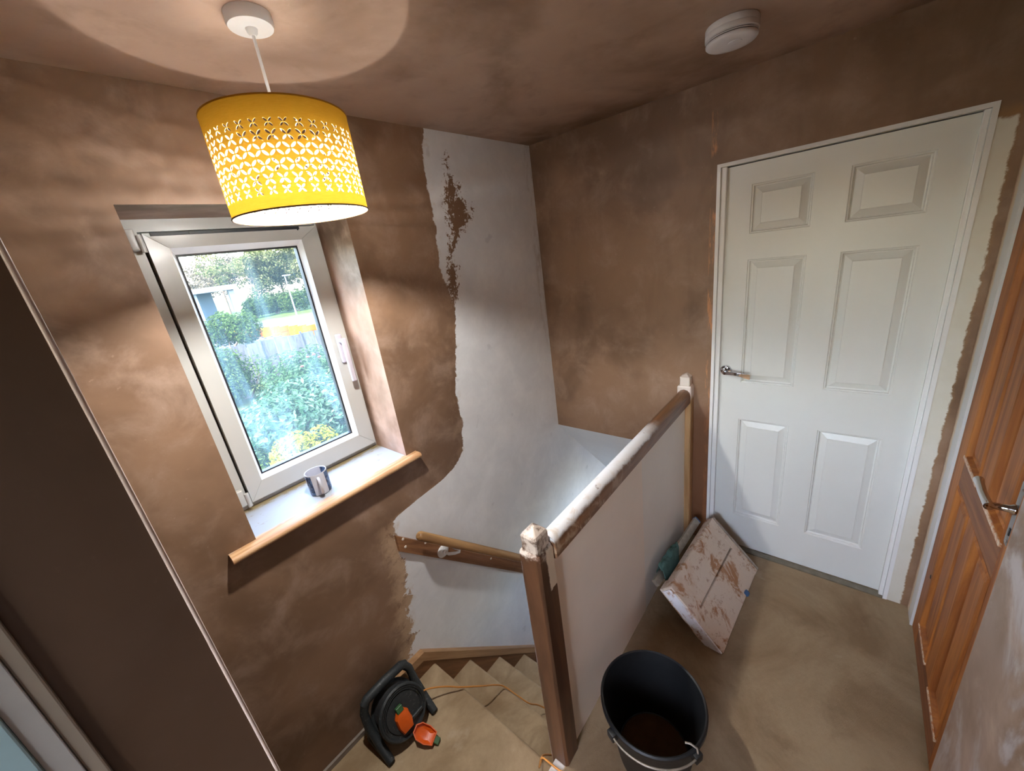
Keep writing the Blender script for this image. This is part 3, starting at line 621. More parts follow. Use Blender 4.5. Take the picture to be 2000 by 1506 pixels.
for c, h, w in rows:
    for k in range(NCOL):
        uc = (k+.5)*du; fw = du*w
        for su in (-1, 1):
            for sh in (-1, 1): petal_cell(uc, c, fw/2, h/2, su, sh)
        if w < 1: squad(uc-du/2, uc-fw/2, c-h/2, c+h/2); squad(uc+fw/2, uc+du/2, c-h/2, c+h/2)
me = bpy.data.meshes.new('shade'); bm = bmesh.new(); vs = [bm.verts.new((p[0]-LX, p[1]-LY, p[2]-ZC)) for p in V]
for f in F:
    try: bm.faces.new([vs[i] for i in f])
    except ValueError: pass
bmesh.ops.remove_doubles(bm, verts=bm.verts[:], dist=2e-5)
for f in bm.faces:
    c = f.calc_center_median()
    if f.normal.dot(Vector((c.x, c.y, 0))) < 0: f.normal_flip()
bm.normal_update()
nf = [f for f in bm.faces]
ret = bmesh.ops.duplicate(bm, geom=bm.faces[:]+bm.edges[:]+bm.verts[:])
inner = [g for g in ret['geom'] if isinstance(g, bmesh.types.BMFace)]
for v in [g for g in ret['geom'] if isinstance(g, bmesh.types.BMVert)]:
    r = math.hypot(v.co.x, v.co.y); k = (r-.0012)/r; v.co.x *= k; v.co.y *= k
for f in inner: f.material_index = 1; f.normal_flip()
bm.to_mesh(me); bm.free()
for m in shade_mats(): me.materials.append(m)
sh_o = bpy.data.objects.new('shade', me); COL.objects.link(sh_o); sh_o.parent = lamp; ORG['shade'] = ORG[lamp.name]
MB().tube([(LX+(SR+.0006)*math.cos(a), LY+(SR+.0006)*math.sin(a), SZ0) for a in np.linspace(0, 2*math.pi, 97)], .0019, 8, False).build('bottom_ring', plain('ring_brown', (112, 84, 50), .6), sh_o, smooth=60)
MB().tube([(LX+SR*math.cos(a), LY+SR*math.sin(a), SZ1) for a in np.linspace(0, 2*math.pi, 97)], .0016, 8, False).build('top_ring', plain('ring_mustard', (196, 140, 20), .6), sh_o, smooth=60)
mb = MB()
mb.tube([(LX+.021*math.cos(a), LY+.021*math.sin(a), 2.078) for a in np.linspace(0, 2*math.pi, 25)], .002, 6, False)
for a in (.5, .5+2*math.pi/3, .5+4*math.pi/3): mb.tube([(LX+.021*math.cos(a), LY+.021*math.sin(a), 2.078), (LX+.08*math.cos(a), LY+.08*math.sin(a), 2.09), (LX+(SR-.002)*math.cos(a), LY+(SR-.002)*math.sin(a), SZ1-.002)], .0018, 6)
mb.build('spider_fitting', M_WHITEPL, lamp, smooth=60)

# smoke alarm
sx, sy = 1.588, .357
sa_ = thing('smoke_alarm', (sx, sy, ZC), 'round white smoke alarm on the ceiling near the white door', 'smoke alarm')
M_ALARM = NT('alarm_plastic'); M_ALARM = M_ALARM.set(M_ALARM.mix(M_ALARM.step(M_ALARM.noise(60, 4, .7), .68, .74), lin((220, 218, 222)), lin((150, 120, 100))), .45)
bs = MB().lathe([(.070, ZC-.0005), (.072, ZC-.004), (.072, ZC-.016), (.070, ZC-.018)], (sx, sy, 0), 48).build('base', M_ALARM, sa_, smooth=35)
bd = MB().lathe([(.0715, ZC-.0182), (.0725, ZC-.02), (.0725, ZC-.031), (.069, ZC-.033)], (sx, sy, 0), 48).build('body', M_ALARM, sa_, smooth=35)
gr_ = MB().lathe([(.066, ZC-.0325), (.066, ZC-.040)], (sx, sy, 0), 48).build('grille', plain('dark_grille', (58, 50, 50), .7), sa_, smooth=35)
MB().lathe([(.0695, ZC-.0355), (.0700, ZC-.0365), (.0695, ZC-.0375)], (sx, sy, 0), 48).build('grille_ring', M_ALARM, gr_, smooth=60)
cv = MB().lathe([(.069, ZC-.040), (.0705, ZC-.042), (.070, ZC-.046), (.066, ZC-.050), (.045, ZC-.053), (0, ZC-.054)], (sx, sy, 0), 48).build('cover', M_ALARM, sa_, smooth=50)
MB().lathe([(.019, ZC-.0525), (.019, ZC-.0550), (.017, ZC-.0556), (0, ZC-.0558)], (sx-.012, sy-.012, 0), 28).build('test_button', M_ALARM, cv, smooth=35)

# ------------------------------------------------------------------ hop-up work platform leaning on its side
HB, HC = np.array([1.96, .214, .004]), np.array([1.383, .249, .004]); hu = (HB-HC)/np.linalg.norm(HB-HC)
hv = np.array([.043, .70, .713]); hv -= hu*(hv@hu); hv /= np.linalg.norm(hv); hn = np.cross(hu, hv)
HP = lambda u, v, w: tuple(HC+hu*u+hv*v+hn*w)
def hbox(mb, a, b, c, d, e, f, bev=0.0): return mb.box(a, b, c, d, e, f, bev, 2, lambda p: HP(*p))
def deck_mat():
    t = NT('plastered_deck'); a = t.noise(9, 7, .72, .5); b = t.noise(4, 4, .6, .3)
    c = t.mix(t.step(a, .40, .50), lin((168, 122, 84)), lin((214, 196, 178)))
    c = t.mix(t.math('MULTIPLY', t.step(t.noise(22, 6, .75), .56, .66), .6), c, lin((150, 104, 74)))
    c = t.mix(t.math('MULTIPLY', t.step(b, .55, .7), .45), c, lin((190, 150, 120))); t.set(c, .8); t.bump(a, .5, .006); return t.m
def edge_mat():
    t = NT('plaster_caked_edge'); a = t.noise(24, 7, .7, .5); c = t.mix(t.step(a, .34, .50), lin((176, 136, 104)), lin((236, 234, 236))); t.set(c, .7); t.bump(a, .7, .008); return t.m
M_DECK, M_EDGE = deck_mat(), edge_mat(); M_ALU = plain('scratched_aluminium', (176, 166, 152), .4, .7, var=.25, scale=50); M_BLUE = plain('blue_plastic_foot', (66, 104, 150), .5)
hp_ = thing('step_platform', tuple(HC), 'plaster caked folding work platform leaning on its side below the banister', 'work platform')
LU, LV = .578, .33
hbox(MB(), .012, LU-.012, .002, .166, -.02, 0, .004).build('deck_board', M_DECK, hp_)
hbox(MB(), .012, LU-.012, .174, LV, -.02, 0, .004).build('deck_board', M_DECK, hp_)
hbox(MB(), .0, .065, .0, LV, -.072, .0015, .005).build('end_frame', M_DECK, hp_)
hbox(MB(), -.006, .004, .002, LV-.012, -.058, -.004, .003).build('plaster_crust', M_EDGE, hp_)
ef = hbox(MB(), LU-.05, LU, .0, LV, -.052, .0015, .005).build('end_frame', M_DECK, hp_)
hbox(MB(), LU-.010, LU+.004, .002, LV-.002, -.02, .006, .003).build('lip', M_ALU, ef)
hbox(MB(), .03, LU-.03, LV-.012, LV+.002, -.05, -.003, .003).build('side_rail', M_DECK, hp_); hbox(MB(), .03, LU-.03, .0, .014, -.05, -.003, .003).build('side_rail', M_DECK, hp_)
for v0, w0, cap_u in ((LV+.004, -.100, LU-.03), (.030, -.095, LU-.02)):
    lg = hbox(MB(), .02, LU-.015, v0, v0+.036, w0, w0+.022, .002).build('leg', M_ALU, hp_)
    hbox(MB(), LU-.02, cap_u+.02, v0-.002, v0+.038, w0-.002, w0+.024, .006).build('foot', M_BLUE, lg)
for u0 in (.06, LU-.12): hbox(MB(), u0, u0+.025, .05, LV-.03, -.10, -.085, .002).build('brace', M_ALU, hp_)
hbox(MB(), .365, .39, -.003, .02, -.03, .010, .004).build('foot', M_BLUE, hp_)
# rag over the folded leg
def rag():
    nu, nv = 30, 36; V = []; base = np.array(HP(.17, LV+.052, -.089)); rr = np.random.default_rng(3)
    for i in range(nu):
        for j in range(nv):
            s = 2*i/(nu-1)-1; q = 2*j/(nv-1)-1; e = 1-.35*s*s*abs(q)
            arc = q*1.25*e; drop = max(0, abs(q)-.35)
            w = .006*math.sin(7*s+3*q)+.004*math.sin(11*q-5*s)+.003*math.sin(15*s+8*q)
            p = base+hu*(s*.105*(1-.28*abs(q))+.012*math.sin(3*q+1))+np.array([0, -.022+.034*math.sin(arc)+.35*w, .034*math.cos(arc)-.10*drop*(1.1 if q < 0 else .8)+w-.012*s*s])
            V.append(p)
    F = [[i*nv+j, i*nv+j+1, (i+1)*nv+j+1, (i+1)*nv+j] for i in range(nu-1) for j in range(nv-1)]
    mb = MB(); mb.add(V, F); o = mb.build('cloth', plain('teal_cloth', (62, 92, 86), .9, var=.2, scale=40, bump=.3), smooth=80)
    md = o.modifiers.new('thick', 'SOLIDIFY'); md.thickness = .003; return o
tag(rag(), 'crumpled teal green cloth hung over the work platform leg', 'cloth')

# ------------------------------------------------------------------ builder's bucket
bx_, by_ = .875, .362
bk = thing('bucket', (bx_, by_, 0), 'black rubber builders bucket with wire handle on the carpet', 'bucket')
M_RUB = plain('black_rubber', (20, 21, 23), .5, var=.4, scale=40, bump=.1)
MB().lathe([(0, .001), (.118, .001), (.122, .006), (.158, .262), (.168, .262), (.171, .268), (.171, .282), (.167, .287), (.162, .284), (.156, .262), (.119, .014), (.114, .010), (0, .010)], (bx_, by_, 0), 64).build('shell', M_RUB, bk, smooth=35)
MB().lathe([(.116, .011), (.113, .014), (0, .0145)], (bx_, by_, 0), 40).build('residue', plain('plaster_residue', (112, 84, 54), .9, var=.25, scale=25), bk, smooth=40)
lug = PZ(1200, 1428, .27); a1 = math.atan2(lug[1]-by_, lug[0]-bx_); e2 = PZ(1340, 1448, .27); a2 = math.atan2(e2[1]-by_, e2[0]-bx_)
for a in (a1, a2):
    q = lambda x, y, z, a=a: (bx_+math.cos(a)*x-math.sin(a)*y, by_+math.sin(a)*x+math.cos(a)*y, z)
    MB().box(.163, .186, -.014, .014, .245, .276, .004, 2, lambda p: q(*p)).build('lug', M_RUB, bk, smooth=40)
dA = (a2-a1+math.pi) % (2*math.pi)-math.pi
pts = [(bx_+(.180+.012*math.sin(math.pi*k/24))*math.cos(a1+dA*k/24), by_+(.180+.012*math.sin(math.pi*k/24))*math.sin(a1+dA*k/24), .266+.012*math.sin(math.pi*k/24)) for k in range(25)]
pts += [(bx_+.172*math.cos(a2+.02), by_+.172*math.sin(a2+.02), .29), (bx_+.155*math.cos(a2-.03), by_+.155*math.sin(a2-.03), .293), (bx_+.145*math.cos(a2-.10), by_+.145*math.sin(a2-.10), .291)]
MB().tube(pts, .0034, 8).build('handle', plain('dirty_wire', (150, 140, 128), .45, .6, var=.25, scale=80), bk, smooth=60)

# ------------------------------------------------------------------ extension reel
RX, RY, RZ = .425, 1.345, -.21
rl = thing('cable_reel', (RX, RY, RZ), 'dusty black cable extension reel with orange socket covers on the top stair', 'cable reel')
def reel_mat():
    t = NT('reel_plastic'); d = t.step(t.noise(90, 5, .75), .56, .70); e = t.step(t.noise(12, 5, .6), .4, .7)
    t.set(t.mix(t.math('MULTIPLY', d, t.math('ADD', .25, t.math('MULTIPLY', e, .45))), lin((40, 44, 46)), lin((140, 138, 132))), .55); return t.m
M_REEL = reel_mat(); M_CABLE = plain('coiled_black_cable', (30, 30, 32), .5, var=.3, scale=60); M_ORANGE = plain('orange_plastic', (226, 96, 24), .35, var=.1); M_GREEN = plain('green_plastic', (62, 104, 62), .45, var=.2)
def RL(x, y, z): return (RX+x, RY+y, RZ+z)
# side frames with feet, handle across the top
for s in (-1, 1):
    mb = MB()
    mb.tube([RL(s*.118, -.075, .012), RL(s*.120, -.02, .05), RL(s*.122, .045, .12), RL(s*.118, .062, .19), RL(s*.100, .066, .228)], [.017, .018, .018, .018, .019], 12)
    mb.tube([RL(s*.120, -.078, .012), RL(s*.122, .09, .012)], .015, 10); mb.tube([RL(s*.122, .08, .012), RL(s*.122, .064, .18)], .014, 10)
    mb.build('side_frame', M_REEL, rl, smooth=50)
MB().tube([RL(-.108, .066, .222), RL(-.09, .067, .236), RL(0, .068, .240), RL(.09, .067, .236), RL(.108, .066, .222)], [.019, .020, .020, .020, .019], 14).build('handle', M_REEL, rl, smooth=50)
tilt = math.radians(24)
def DR(x, y, z):                                  # drum frame: z along drum axis, tilted back so the face looks up
    yy = -z*math.cos(tilt)+y*math.sin(tilt); zz = z*math.sin(tilt)+y*math.cos(tilt); return RL(x, yy+.005, zz+.118)
MB().lathe([(.070, -.055), (.104, -.055), (.106, -.050), (.106, -.044), (.070, -.044)], f=DR, n=40).build('flange', M_REEL, rl, smooth=35)
MB().lathe([(.062, -.05)]+[(.088+.006*math.cos(k*math.pi), -.044+.0055*k) for k in range(16)]+[(.062, .04)], f=DR, n=40).build('cable_coil', M_CABLE, rl, smooth=70)
fl = MB().lathe([(.060, .040), (.105, .040), (.110, .046), (.110, .054), (.104, .060), (.097, .058), (.094, .052), (.082, .050), (.078, .056), (0, .056)], f=DR, n=48).build('face_plate', M_REEL, rl, smooth=35)
for k in range(3):
    a0, a1_ = 1.2+k*.05, 2.6
    MB().tube([DR((.102-.008*k)*math.cos(a), (.102-.008*k)*math.sin(a), .059) for a in np.linspace(a0-1.6, a1_+.6, 24)], .0022, 6).build('rib', M_REEL, fl, smooth=60)
out = [(1.22*a, 1.22*b) for a, b in [(-.020, -.040), (.020, -.040), (.028, -.010), (.026, .022), (.012, .040), (-.012, .040), (-.026, .022), (-.028, -.010)]]
def cover(fr, openup):
    n = len(out); V = []; F = []
    if not openup:
        for k, h in ((1, 0), (1, .010), (.86, .020), (.45, .026)): V += [fr(x*k, y*k, h) for x, y in out]
        F = [[i*n+j, i*n+(j+1) % n, (i+1)*n+(j+1) % n, (i+1)*n+j] for i in range(3) for j in range(n)]+[[3*n+j for j in range(n)], list(range(n))[::-1]]
    else:
        for k, h in ((.80, -.012), (1, 0), (1, .016), (.90, .016), (.88, .002), (.5, -.006)): V += [fr(x*k, y*k, h) for x, y in out]
        F = [[i*n+j, i*n+(j+1) % n, (i+1)*n+(j+1) % n, (i+1)*n+j] for i in range(5) for j in range(n)]+[[5*n+j for j in range(n)], list(range(n))[::-1]]
    mb = MB(); mb.add(V, F); return mb
f1 = lambda x, y, h: DR(-.014+x, -.022+y, .056+h)
c1 = cover(f1, False).build('socket_cover', M_ORANGE, rl, smooth=30)
MB().box(-.015, .015, .042, .068, .004, .022, .002, 1, lambda p: f1(*p)).build('latch', M_GREEN, c1)
oc = np.array(PZ(829, 1434, -.175)); ax = np.array([.35, -.75, -.38]); ax /= np.linalg.norm(ax); up = np.array([-.08, -.48, .87]); up -= ax*(up@ax); up /= np.linalg.norm(up); sd = np.cross(ax, up)
f2 = lambda x, y, h: tuple(oc+sd*x-ax*y+up*h)
c2 = cover(f2, True).build('socket_cover', M_ORANGE, rl, smooth=30)
MB().box(-.013, .013, -.072, -.046, -.006, .012, .002, 1, lambda p: f2(*p)).build('latch', M_GREEN, c2)
MB().box(-.030, .030, -.060, -.046, .050, .066, .003, 1, lambda p: DR(p[0]+.045, p[1]+.005, p[2])).build('hinge_block', M_REEL, rl)

# cord from the reel down the stairs
def spline(P, n=10):
    P = [np.array(p, float) for p in P]; o = []
    for i in range(len(P)-1):
        p0, p1, p2, p3 = P[max(i-1, 0)], P[i], P[i+1], P[min(i+2, len(P)-1)]
        for k in range(n):
            s = k/n; o.append(.5*((2*p1)+(p2-p0)*s+(2*p0-5*p1+4*p2-p3)*s*s+(3*p1-p0-3*p2+p3)*s**3))
    o.append(P[-1]); return o
M_CORD = plain('orange_tan_flex', (204, 136, 62), .5, var=.1)
cp = [RL(.10, -.01, .10), PZ(838, 1345, -.12), PZ(870, 1341, -.15), PZ(900, 1342, -.185), PZ(940, 1340, -.25), PZ(968, 1338, -.34), PZ(985, 1341, -.40), PZ(1010, 1358, -.423), PZ(1034, 1374, -.46), PZ(1056, 1379, -.56), (1.06, .93, -.642), (1.16, .85, -.75), (1.28, .80, -.862)]
ob = MB().tube(spline(cp), .0036, 8).build('extension_cord', M_CORD, smooth=60); tag(ob, 'thin orange tan cord trailing from the cable reel down the carpeted steps', 'cord')
cp = [(.655, .55, .004), (.640, .575, .0045), PZ(1095, 1506, .006), PZ(1076, 1492, .004), PZ(1060, 1480, -.010), (.632, .70, -.06), (.645, .73, -.15), (.70, .76, -.20), (.76, .77, -.30)]
ob = MB().tube(spline(cp), .0036, 8).build('extension_cord', M_CORD, smooth=60); tag(ob, 'short length of orange tan cord looping over the landing edge at the newel foot', 'cord')
#EXTERIOR
# ------------------------------------------------------------------ the garden and road outside the window
GZ = -2.8
def dk(c, k=.19): return tuple(255*((12.92*v*k) if v*k <= .0031308 else 1.055*(v*k)**(1/2.4)-.055) for v in lin(c)[:3])
def leaf_mat(name, a, b, tl=.35):
    t = NT(name); oi = t.n('ShaderNodeNewGeometry'); c = t.mix(oi.outputs['Random Per Island'], lin(dk(a, .22)), lin(dk(b, .22)))
    d = t.n('ShaderNodeBsdfDiffuse'); tr = t.n('ShaderNodeBsdfTranslucent'); t.l(c, d.inputs[0]); t.l(c, tr.inputs[0])
    mx = t.n('ShaderNodeMixShader'); mx.inputs[0].default_value = tl; t.l(d.outputs[0], mx.inputs[1]); t.l(tr.outputs[0], mx.inputs[2]); t.l(mx.outputs[0], t.out.inputs[0]); return t.m
def at(az, dist, z=GZ): a = math.radians(az); return np.array([dist*math.sin(a), dist*math.cos(a), z])
def leaves(blobs, n, size, aspect=.42, up=.5):      # blobs: (centre, radii); leaf cards scattered near the blob surfaces
    V = []; F = []
    w = np.array([b[1][0]*b[1][1] for b in blobs]); w = w/w.sum()
    pick = rng.choice(len(blobs), n, p=w); d = rng.normal(size=(n, 3)); d /= np.linalg.norm(d, axis=1)[:, None]
    r = 1-.35*rng.random(n)**2
    for i in range(n):
        c, rad = blobs[pick[i]]; p = np.array(c)+d[i]*np.array(rad)*r[i]
        if p[2] < GZ+.02: p[2] = GZ+.02+.1*rng.random()
        nrm = d[i]+np.array([0, 0, up])+rng.normal(size=3)*.45; nrm /= np.linalg.norm(nrm)
        a = rng.normal(size=3); a -= nrm*(a@nrm); a /= np.linalg.norm(a); b = np.cross(nrm, a); s = size*(.7+.6*rng.random())
        k = len(V); V += [p-a*s*.5, p+b*s*aspect*.5+nrm*s*.06, p+a*s*.5-nrm*s*.1, p-b*s*aspect*.5+nrm*s*.06]; F.append([k, k+1, k+2, k+3])
    return V, F
def raw(name, V, F, mat, parent=None):
    o = np.array(ORG[parent.name]) if parent is not None else np.zeros(3)
    me = bpy.data.meshes.new(name); me.from_pydata([tuple(map(float, np.array(v)-o)) for v in V], [], F); me.materials.append(mat)
    ob = bpy.data.objects.new(name, me); COL.objects.link(ob)
    if parent is not None: ob.parent = parent
    return ob
M_BARK = plain('bark', (96, 80, 64), .9, var=.3, scale=3)
def shrub(name, label, az, dist, h, wdt, n, size, mat, nb=7, cat='bush', group=None, lift=.0, aspect=.42):
    c = at(az, dist); t = thing(name, tuple(c), label, cat, group); blobs = []
    for k in range(nb):
        a = rng.random()*6.28; q = rng.random()**.5*.5
        hh = h*(.62+.38*rng.random())*(1-.25*q); rw = wdt*(.28+.14*rng.random())
        blobs.append((c+np.array([wdt*q*math.cos(a), wdt*.8*q*math.sin(a), lift+hh*.55]), (rw, rw, hh*.45)))
    V, F = leaves(blobs, n, size, aspect); raw('foliage', V, F, mat, t)
    mb = MB()
    for b, rad in blobs: mb.tube([c+(b-c)*np.array([.1, .1, 0])+np.array([0, 0, -.02]), c+(b-c)*np.array([.6, .6, .5]), b], [.05, .035, .015], 6)
    mb.build('stems', M_BARK, t); return t
def tree(name, label, az, dist, h, spread, mat, nl, leaf=.35, group='trees beyond the road'):
    c = at(az, dist); t = thing(name, tuple(c), label, 'tree', group); mb = MB(); ends = []
    mb.tube([c+np.array([0, 0, -.1]), c+np.array([.1, 0, h*.3]), c+np.array([.2, .1, h*.62])], [h*.022, h*.016, h*.008], 8)
    for k in range(26):
        z0 = h*(.22+.42*rng.random()); a = rng.random()*6.28; ln = spread*(.5+.5*rng.random())
        p0 = c+np.array([.1, 0, z0]); p1 = p0+np.array([math.cos(a)*ln*.5, math.sin(a)*ln*.5, h*.14]); p2 = p1+np.array([math.cos(a+.3)*ln*.5, math.sin(a+.3)*ln*.5, h*(.08+.12*rng.random())])
        mb.tube([p0, p1, p2], [h*.007, h*.004, h*.0012], 5); ends += [p1, p2]
        for m in range(5):
            b = a+rng.normal()*.9; s = p1+(p2-p1)*rng.random(); e = s+np.array([math.cos(b), math.sin(b), .9*rng.random()])*ln*.38
            mb.tube([s, e], [h*.0024, h*.0007], 4); ends.append(e)
    mb.build('trunk_and_branches', M_BARK, t)
    blobs = [(e, (spread*.2, spread*.2, h*.06)) for e in ends]
    V, F = leaves(blobs, nl, leaf, .5); raw('foliage', V, F, mat, t); return t
L_RHO = leaf_mat('rhododendron_leaf', (70, 116, 84), (150, 190, 158)); L_RHO2 = leaf_mat('camellia_leaf', (58, 98, 60), (128, 168, 120))
L_YEL = leaf_mat('yellow_green_leaf', (176, 186, 60), (232, 224, 96)); L_CON = leaf_mat('conifer_leaf', (62, 92, 52), (126, 156, 84)); L_TREE = leaf_mat('spring_leaf', (120, 136, 82), (196, 196, 140)); L_BARE = leaf_mat('twig_leaf', (128, 118, 96), (186, 172, 140))
def ground_mat():
    t = NT('lawn_soil'); c = t.mix(t.noise(.8, 4), lin(dk((84, 110, 58))), lin(dk((140, 150, 92)))); t.set(c, .95); return t.m
ob = MB().box(-120, 160, YA+.33, 260, GZ-.3, GZ).build('ground', ground_mat()); struct(ob, 'lawn and soil outside the house')
ob = MB().box(-6, 24, YA+.34, 7.5, GZ+.001, GZ+.01).build('path', plain('paving', dk((130, 124, 112)), .9, var=.1, scale=2)); struct(ob, 'pale paving close to the house')
shrub('rhododendron_bush', 'large dark green rhododendron bush with glossy leaves, in front of the garden fence', 18.9, 12.8, 2.3, 3.6, 9000, .19, L_RHO, 9)
c_ = shrub('camellia_bush', 'rounded green bush dotted with red flowers behind the rhododendron', 20.6, 17.4, 2.3, 3.2, 6500, .17, L_RHO2, 7)
fc = ORG[c_.name]
for k in range(9):
    a = -2.4+rng.random()*1.6; p = np.array(fc)+np.array([1.6*math.cos(a), 1.7*math.sin(a), 1.5+rng.random()*.75])
    MB().lathe([(0, 0), (.05, .02), (.065, .05), (.04, .07), (0, .06)], tuple(p), 8).build('flower', plain('red_petal', dk((214, 60, 60)), .6), c_, smooth=60)
shrub('euphorbia_shrub', 'bright yellow green low shrub below the rhododendron', 16.6, 9.9, 1.75, 1.35, 4200, .11, L_YEL, 6)
shrub('euphorbia_shrub', 'dull olive low shrub at the garden edge beside the yellow one', 11.6, 11.4, 1.0, 1.2, 2600, .12, L_CON, 5)
shrub('bare_shrub', 'greyish leafless looking shrub beside the camellia bush', 25.0, 16.0, 2.1, 1.8, 2600, .10, L_BARE, 6, aspect=.2)
for az, d, h, w, lab in ((2.5, 17.0, 2.6, 3.0, 'broad dark conifer on the lawn well away from the fence'), (-7.0, 15.0, 2.4, 3.0, 'spreading conifer on the open lawn'), (-17.0, 16.0, 2.8, 3.2, 'tall spreading conifer at the open end of the lawn'), (13.0, 20.6, 3.1, 2.2, 'feathery mid green conifer beside the grey fence'), (8.6, 19.6, 2.8, 2.0, 'low dark conifer at the hedge end near the fence'), (12.9, 40.0, 3.6, 4.0, 'tall green hedge tree standing beyond the grey fence')):
    shrub('conifer', lab, az, d, h, w, 4200, .16 if d < 30 else .28, L_CON, 6, 'conifer')
# fence
fe = thing('garden_fence', tuple(at(17.5, 23)), 'weathered grey wooden panel fence at the end of the garden', 'fence')
M_FEN = wood_mat('grey_fence_wood', dk((112, 112, 118)), dk((150, 152, 160)), 'z', None, .9, .4)
fd = np.array([math.cos(math.radians(17)), -math.sin(math.radians(17)), 0]); f0 = at(12.5, 23.2); me_b = None
for k in range(13):
    p = f0+fd*(k*.62-.4); q = f0+fd*(k*.62+.18); yb = np.array([-fd[1], fd[0], 0])*.03
    mb = MB(); V = []
    for z in (GZ, GZ+2.05+.02*math.sin(k*2.2)):
        V += [p+yb*0+[0, 0, z-GZ], q+[0, 0, z-GZ], q+yb+[0, 0, z-GZ], p+yb+[0, 0, z-GZ]]
    mb.add(V, [[0, 1, 2, 3], [4, 5, 6, 7], [0, 1, 5, 4], [1, 2, 6, 5], [2, 3, 7, 6], [3, 0, 4, 7]]); mb.build('panel', M_FEN, fe)
    s_ = f0+fd*(k*.62-.42)
    if k % 3 == 0: mb = MB(); mb.tube([s_-yb, s_-yb+np.array([0, 0, 2.15])], .055, 6); mb.build('post', M_FEN, fe)
# road, verge, barriers
def strip(name, az0, az1, d0, d1, z, mat, lab, n=10):
    V = []; F = []
    for k in range(n+1):
        a = az0+(az1-az0)*k/n; V += [at(a, d0, z), at(a, d1, z)]
        if k: i = 2*k; F.append([i-2, i, i+1, i-1])
    V2 = [v-np.array([0, 0, .02]) for v in V]; m = len(V)
    F += [[a+m for a in reversed(f)] for f in F]
    ob = raw(name, V+V2, F, mat); struct(ob, lab)
strip('road', -5, 45, 38, 66, GZ+.03, plain('asphalt', dk((138, 142, 154)), .9, var=.06, scale=.6), 'grey road beyond the garden fence')
strip('grass_verge', -5, 45, 70, 118, GZ+.03, plain('verge_grass', dk((110, 156, 66)), .95, var=.15, scale=.4), 'bright green grass verge across the road')
M_BAR = [plain('orange_barrier', dk((240, 120, 20), .3), .5), plain('yellow_barrier', dk((250, 190, 20), .3), .5)]
for k in range(9):
    az = 14.2+k*.98; d = 47-k*1.2; c = at(az, d); t = thing('safety_barrier', tuple(c), ('orange' if k % 3 == 2 else 'yellow')+' plastic road works barrier in the row along the road', 'barrier', 'road works barriers')
    a = math.radians(az); e = np.array([math.cos(a), -math.sin(a)+.25, 0]); e /= np.linalg.norm(e); nr = np.array([-e[1], e[0], 0]); m = M_BAR[0 if k % 3 == 2 else 1]
    fr = lambda p: tuple(c+e*p[0]+nr*p[1]+np.array([0, 0, p[2]]))
    MB().box(-.40, .40, -.04, .04, .55, 1.05, .03, 2, fr).build('panel', m, t); MB().box(-.40, .40, -.025, .025, .12, .55, .02, 1, fr).build('lower_panel', m, t)
    for s in (-.3, .3): MB().box(s-.05, s+.05, -.25, .25, .0, .12, .02, 1, fr).build('foot', M_BLACKPL, t)
ob = None
lp = thing('street_lamp', tuple(at(20.9, 62)), 'tall white street lamp post across the road', 'street lamp'); c = at(20.9, 62); M_LP = plain('pale_grey_post', dk((226, 230, 232)), .4)
MB().tube([c, c+np.array([0, 0, 1.2]), c+np.array([0, 0, 5.6])], [.14, .10, .07], 10).build('column', M_LP, lp, smooth=50)
MB().box(-.25, .75, -.14, .14, 5.58, 5.74, .05, 2, lambda p: (c[0]+p[0], c[1]+p[1], c[2]+p[2])).build('lantern', M_LP, lp)
ob = thing('canopy_building', tuple(at(12.2, 72)), 'white flat roofed canopy building across the road', 'building'); c = at(12.2, 72); M_CAN = plain('white_render', dk((214, 220, 226)), .6)
fr = lambda p: (c[0]+p[0], c[1]+p[1], c[2]+p[2])
MB().box(-5.5, 4.2, -1.5, 3.5, 4.9, 5.6, .03, 1, fr).build('roof', M_CAN, ob)
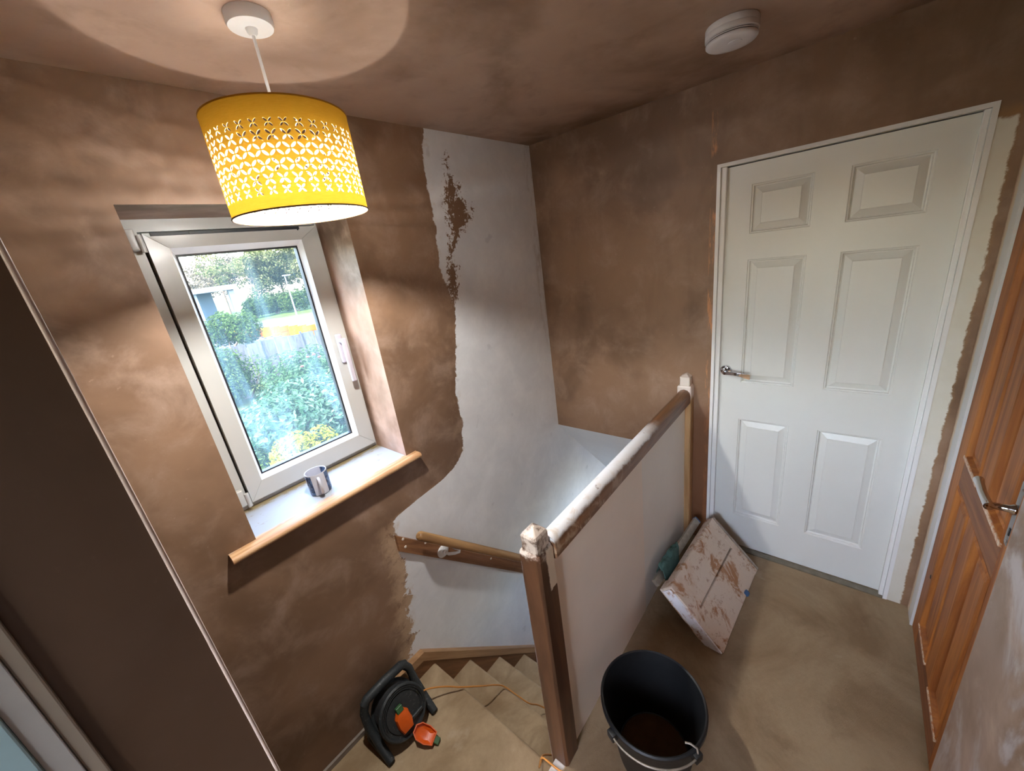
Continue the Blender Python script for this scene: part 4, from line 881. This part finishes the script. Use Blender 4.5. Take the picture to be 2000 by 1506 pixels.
for x in (-4.5, -1.2, 3.4): MB().box(x-.35, x+.35, -1.0, -.3, -.1, 4.9, 0, 1, fr).build('pillar', M_CAN, ob)
MB().box(-5.2, 1.5, 1.6, 3.3, -.1, 4.9, 0, 1, fr).build('wall', plain('blue_grey_cladding', dk((150, 170, 186)), .6), ob)
MB().box(-4.8, -2.2, 1.55, 1.62, 1.0, 3.0, 0, 1, fr).build('glazing', plain('dark_glazing', (60, 74, 84), .2), ob)
for az, d, h, s, m, n, lab in ((14.2, 106, 12.5, 5.5, L_BARE, 2200, 'nearly leafless grey brown tree against the sky'), (17.4, 82, 10.8, 5.5, L_TREE, 4200, 'pale olive tree with open crown across the road'), (20.2, 96, 13.0, 6, L_TREE, 5000, 'broad pale green tree behind the street lamp'), (23.4, 80, 12.0, 6, L_TREE, 5200, 'dense spring green tree at the end of the tree row'), (26.4, 96, 13, 6, L_CON, 4200, 'dark green tree beyond the others'), (10.2, 96, 8.0, 5, L_BARE, 1800, 'small sparse tree behind the canopy building'), (4, 84, 11, 5.5, L_TREE, 2600, 'olive tree beside the canopy building'), (-4, 88, 12, 6, L_TREE, 2600, 'wide olive tree far from the canopy building'), (-13, 84, 12, 6, L_CON, 2600, 'dark tree at the far end of the lawn'), (-22, 84, 12, 6, L_TREE, 2600, 'pale tree at the far end of the lawn')):
    tree('tree', lab, az, d, h, s, m, int(n*2.6), .46)
for az, d in ((16.6, 76), (18.9, 78), (21.2, 75.5), (23.5, 78), (25.8, 76)):
    shrub('hedge_bush', 'dark wooded undergrowth below the trees across the road', az, d, 4.6, 3.3, 2400, .4, L_CON, 7, 'bush', 'undergrowth across the road')
for nm in ('lawn_soil', 'paving', 'asphalt', 'verge_grass', 'grey_fence_wood', 'white_render', 'blue_grey_cladding', 'orange_barrier', 'yellow_barrier'):
    for n_ in bpy.data.materials[nm].node_tree.nodes:
        if n_.type == 'BSDF_PRINCIPLED': n_.inputs['Specular IOR Level'].default_value = .05     # dry rough outdoor surfaces
